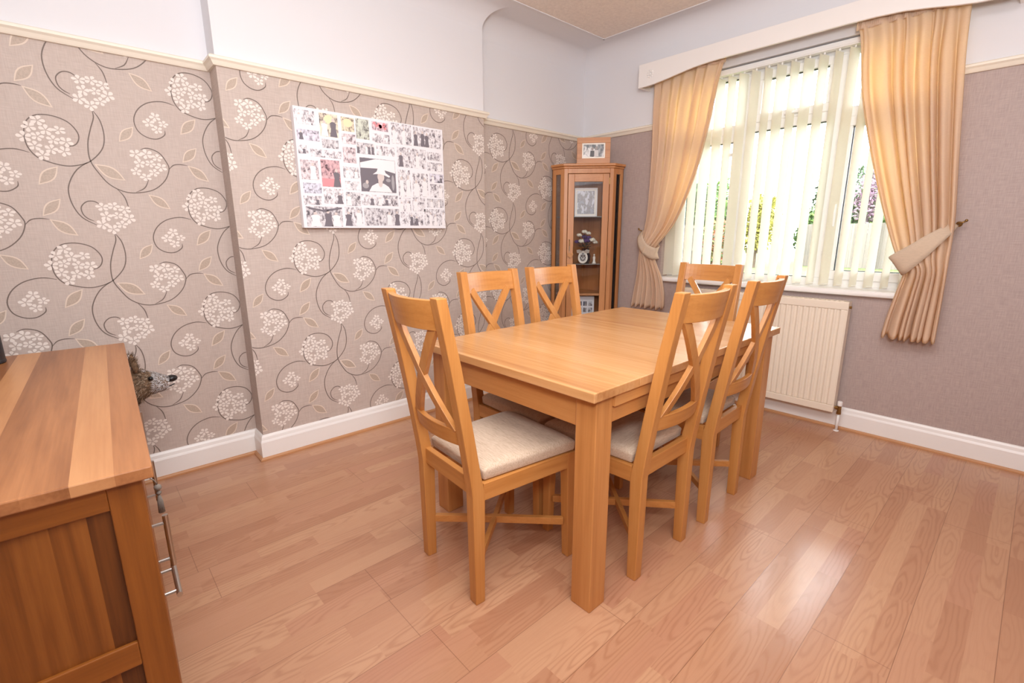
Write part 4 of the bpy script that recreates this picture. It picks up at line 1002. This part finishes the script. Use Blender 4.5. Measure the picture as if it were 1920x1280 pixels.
for k in range(14): q = k*.45; b.tube([(0, 0, .012), (.004*math.cos(q), .004*math.sin(q), -.008), (.0055*math.cos(q), .005*math.sin(q), -.034)], .0011, 5)
b.tube([(0, 0, .028), (0, -.004, .040), (0, -.0098, .046)], .0012, 6); obj('tassel', b, plain('grey_cord', (120, 112, 104), .8), ts, smooth=True)
# black cylindrical speaker
spk = thing('cylinder_speaker', 'black cylindrical speaker at far left of the sideboard top', 'speaker', (.665, -3.722, SH))
b = MB(); b.lathe([(.046, 0), (.050, .003), (.050, .010), (.049, .012), (.049, .150), (.050, .152), (.050, .163), (.046, .168), (.030, .169)], (0, 0, 0), 40)
obj('body', b, plain('black_speaker_cloth', (34, 32, 36), .5, nz=.2, nscale=300), spk, bevel=.0008)
b = MB(); b.lathe([(.043, .168), (.043, .170), (.040, .1705)], (0, 0, 0), 32); obj('top_ring', b, plain('black_plastic', (22, 22, 24), .25), spk)

# ---------------------------------------------------------------- bristle animal behind the sideboard
an = thing('bristle_badger', 'brown bristle animal ornament with white snout behind the sideboard', 'animal ornament', (.27, -3.415, 0))
fur_m = plain('brown_bristle', (112, 88, 66), .9, nz=.35, nscale=60); fur_w = plain('white_bristle', (206, 202, 200), .9, nz=.15, nscale=80)
bm = bmesh.new()
J = [((0, -.16, .42), .095), ((0, -.05, .50), .085), ((0, .01, .560), .100), ((0, .075, .575), .082), ((0, .125, .572), .056), ((0, .165, .564), .042), ((0, .192, .560), .033),
     ((0, -.22, .30), .11), ((0, -.23, .14), .11),
     ((.055, -.10, .26), .035), ((.058, -.08, .12), .026), ((.058, -.06, .022), .024), ((-.055, -.10, .26), .035), ((-.058, -.08, .12), .026), ((-.058, -.06, .022), .024),
     ((.085, -.24, .10), .055), ((.088, -.18, .028), .028), ((-.085, -.24, .10), .055), ((-.088, -.18, .028), .028)]
E_ = [(0, 1), (1, 2), (2, 3), (3, 4), (4, 5), (5, 6), (0, 7), (7, 8), (0, 9), (9, 10), (10, 11), (0, 12), (12, 13), (13, 14), (8, 15), (15, 16), (8, 17), (17, 18)]
me = bpy.data.meshes.new('body'); me.from_pydata([j[0] for j in J], E_, []); bo = bpy.data.objects.new('body', me); COL.objects.link(bo); bo.parent = an; me.materials.append(fur_m)
sk = bo.modifiers.new('skin', 'SKIN'); 
for i, (p, r_) in enumerate(J): me.skin_vertices[0].data[i].radius = (r_*(1.0 if i not in (4, 5, 6) else .95), r_)
me.skin_vertices[0].data[7].use_root = True
bo.modifiers.new('sub', 'SUBSURF').levels = 2; bo.modifiers['sub'].render_levels = 2
fb = MB(); fwm = MB(); rnd = random.Random(8)
def strands(mb, p, q, r0, r1, n, ln, back=(0, -.6, -.25)):
    p = Vector(p); q = Vector(q); d = (q-p).normalized(); a = d.orthogonal().normalized(); c_ = d.cross(a)
    for i in range(n):
        t_ = rnd.random(); an_ = rnd.random()*6.283; nn = a*math.cos(an_)+c_*math.sin(an_); r_ = (r0+(r1-r0)*t_)*.93
        s = p+(q-p)*t_+nn*r_; dr = (nn*.6+Vector(back)+Vector((rnd.gauss(0, .25), rnd.gauss(0, .25), rnd.gauss(0, .25)))).normalized()*ln*rnd.uniform(.6, 1.2); sd = dr.cross(nn).normalized()*.0011
        mb.add([s-sd, s+sd, s+dr*.6+sd*.7, s+dr, s+dr*.6-sd*.7], [(0, 1, 2, 3, 4)])
strands(fb, J[0][0], J[1][0], .095, .085, 900, .024); strands(fb, J[1][0], J[2][0], .085, .100, 1200, .02); strands(fb, J[2][0], J[3][0], .100, .082, 1600, .018); strands(fb, J[3][0], J[4][0], .082, .056, 900, .013)
strands(fb, J[0][0], J[7][0], .095, .11, 700, .026)
strands(fwm, J[4][0], J[5][0], .056, .042, 900, .010, (0, -.9, .1)); strands(fwm, J[5][0], J[6][0], .042, .033, 500, .008, (0, -.9, .1)); strands(fwm, (0, .10, .622), (0, .135, .600), .022, .018, 160, .010, (0, -.9, .2))
fb.keep = fwm.keep = True
obj('bristles', fb, [leafmat('brown_grey_bristles', (60, 44, 34), (120, 94, 70), (176, 156, 134))], bo); obj('snout_bristles', fwm, [leafmat('white_bristles', (150, 146, 146), (200, 198, 198), (232, 230, 230))], bo)
b = MB(); b.ball((0, .204, .578), (.022, .024, .016), 14, 10); obj('nose', b, plain('black_nose', (22, 20, 22), .35), bo, smooth=True)
b = MB(); b.tube(catmull([(0, .212, .550), (.022, .180, .546), (.036, .140, .545)], 4), .0025, 6); obj('mouth', b, black_rubber, bo)
for s in (-1, 1):
    b = MB(); b.ball((s*.052, .125, .604), .010, 12, 8); obj('eye', b, plain('black_eye', (14, 12, 12), .1), bo, smooth=True)
    b = MB(); b.ball((s*.055, .078, .668), (.020, .013, .030), 12, 8); strands(b, (s*.055, .078, .645), (s*.055, .072, .705), .014, .008, 130, .020, (0, .3, .6)); b.keep = True; obj('ear', b, fur_m, bo)
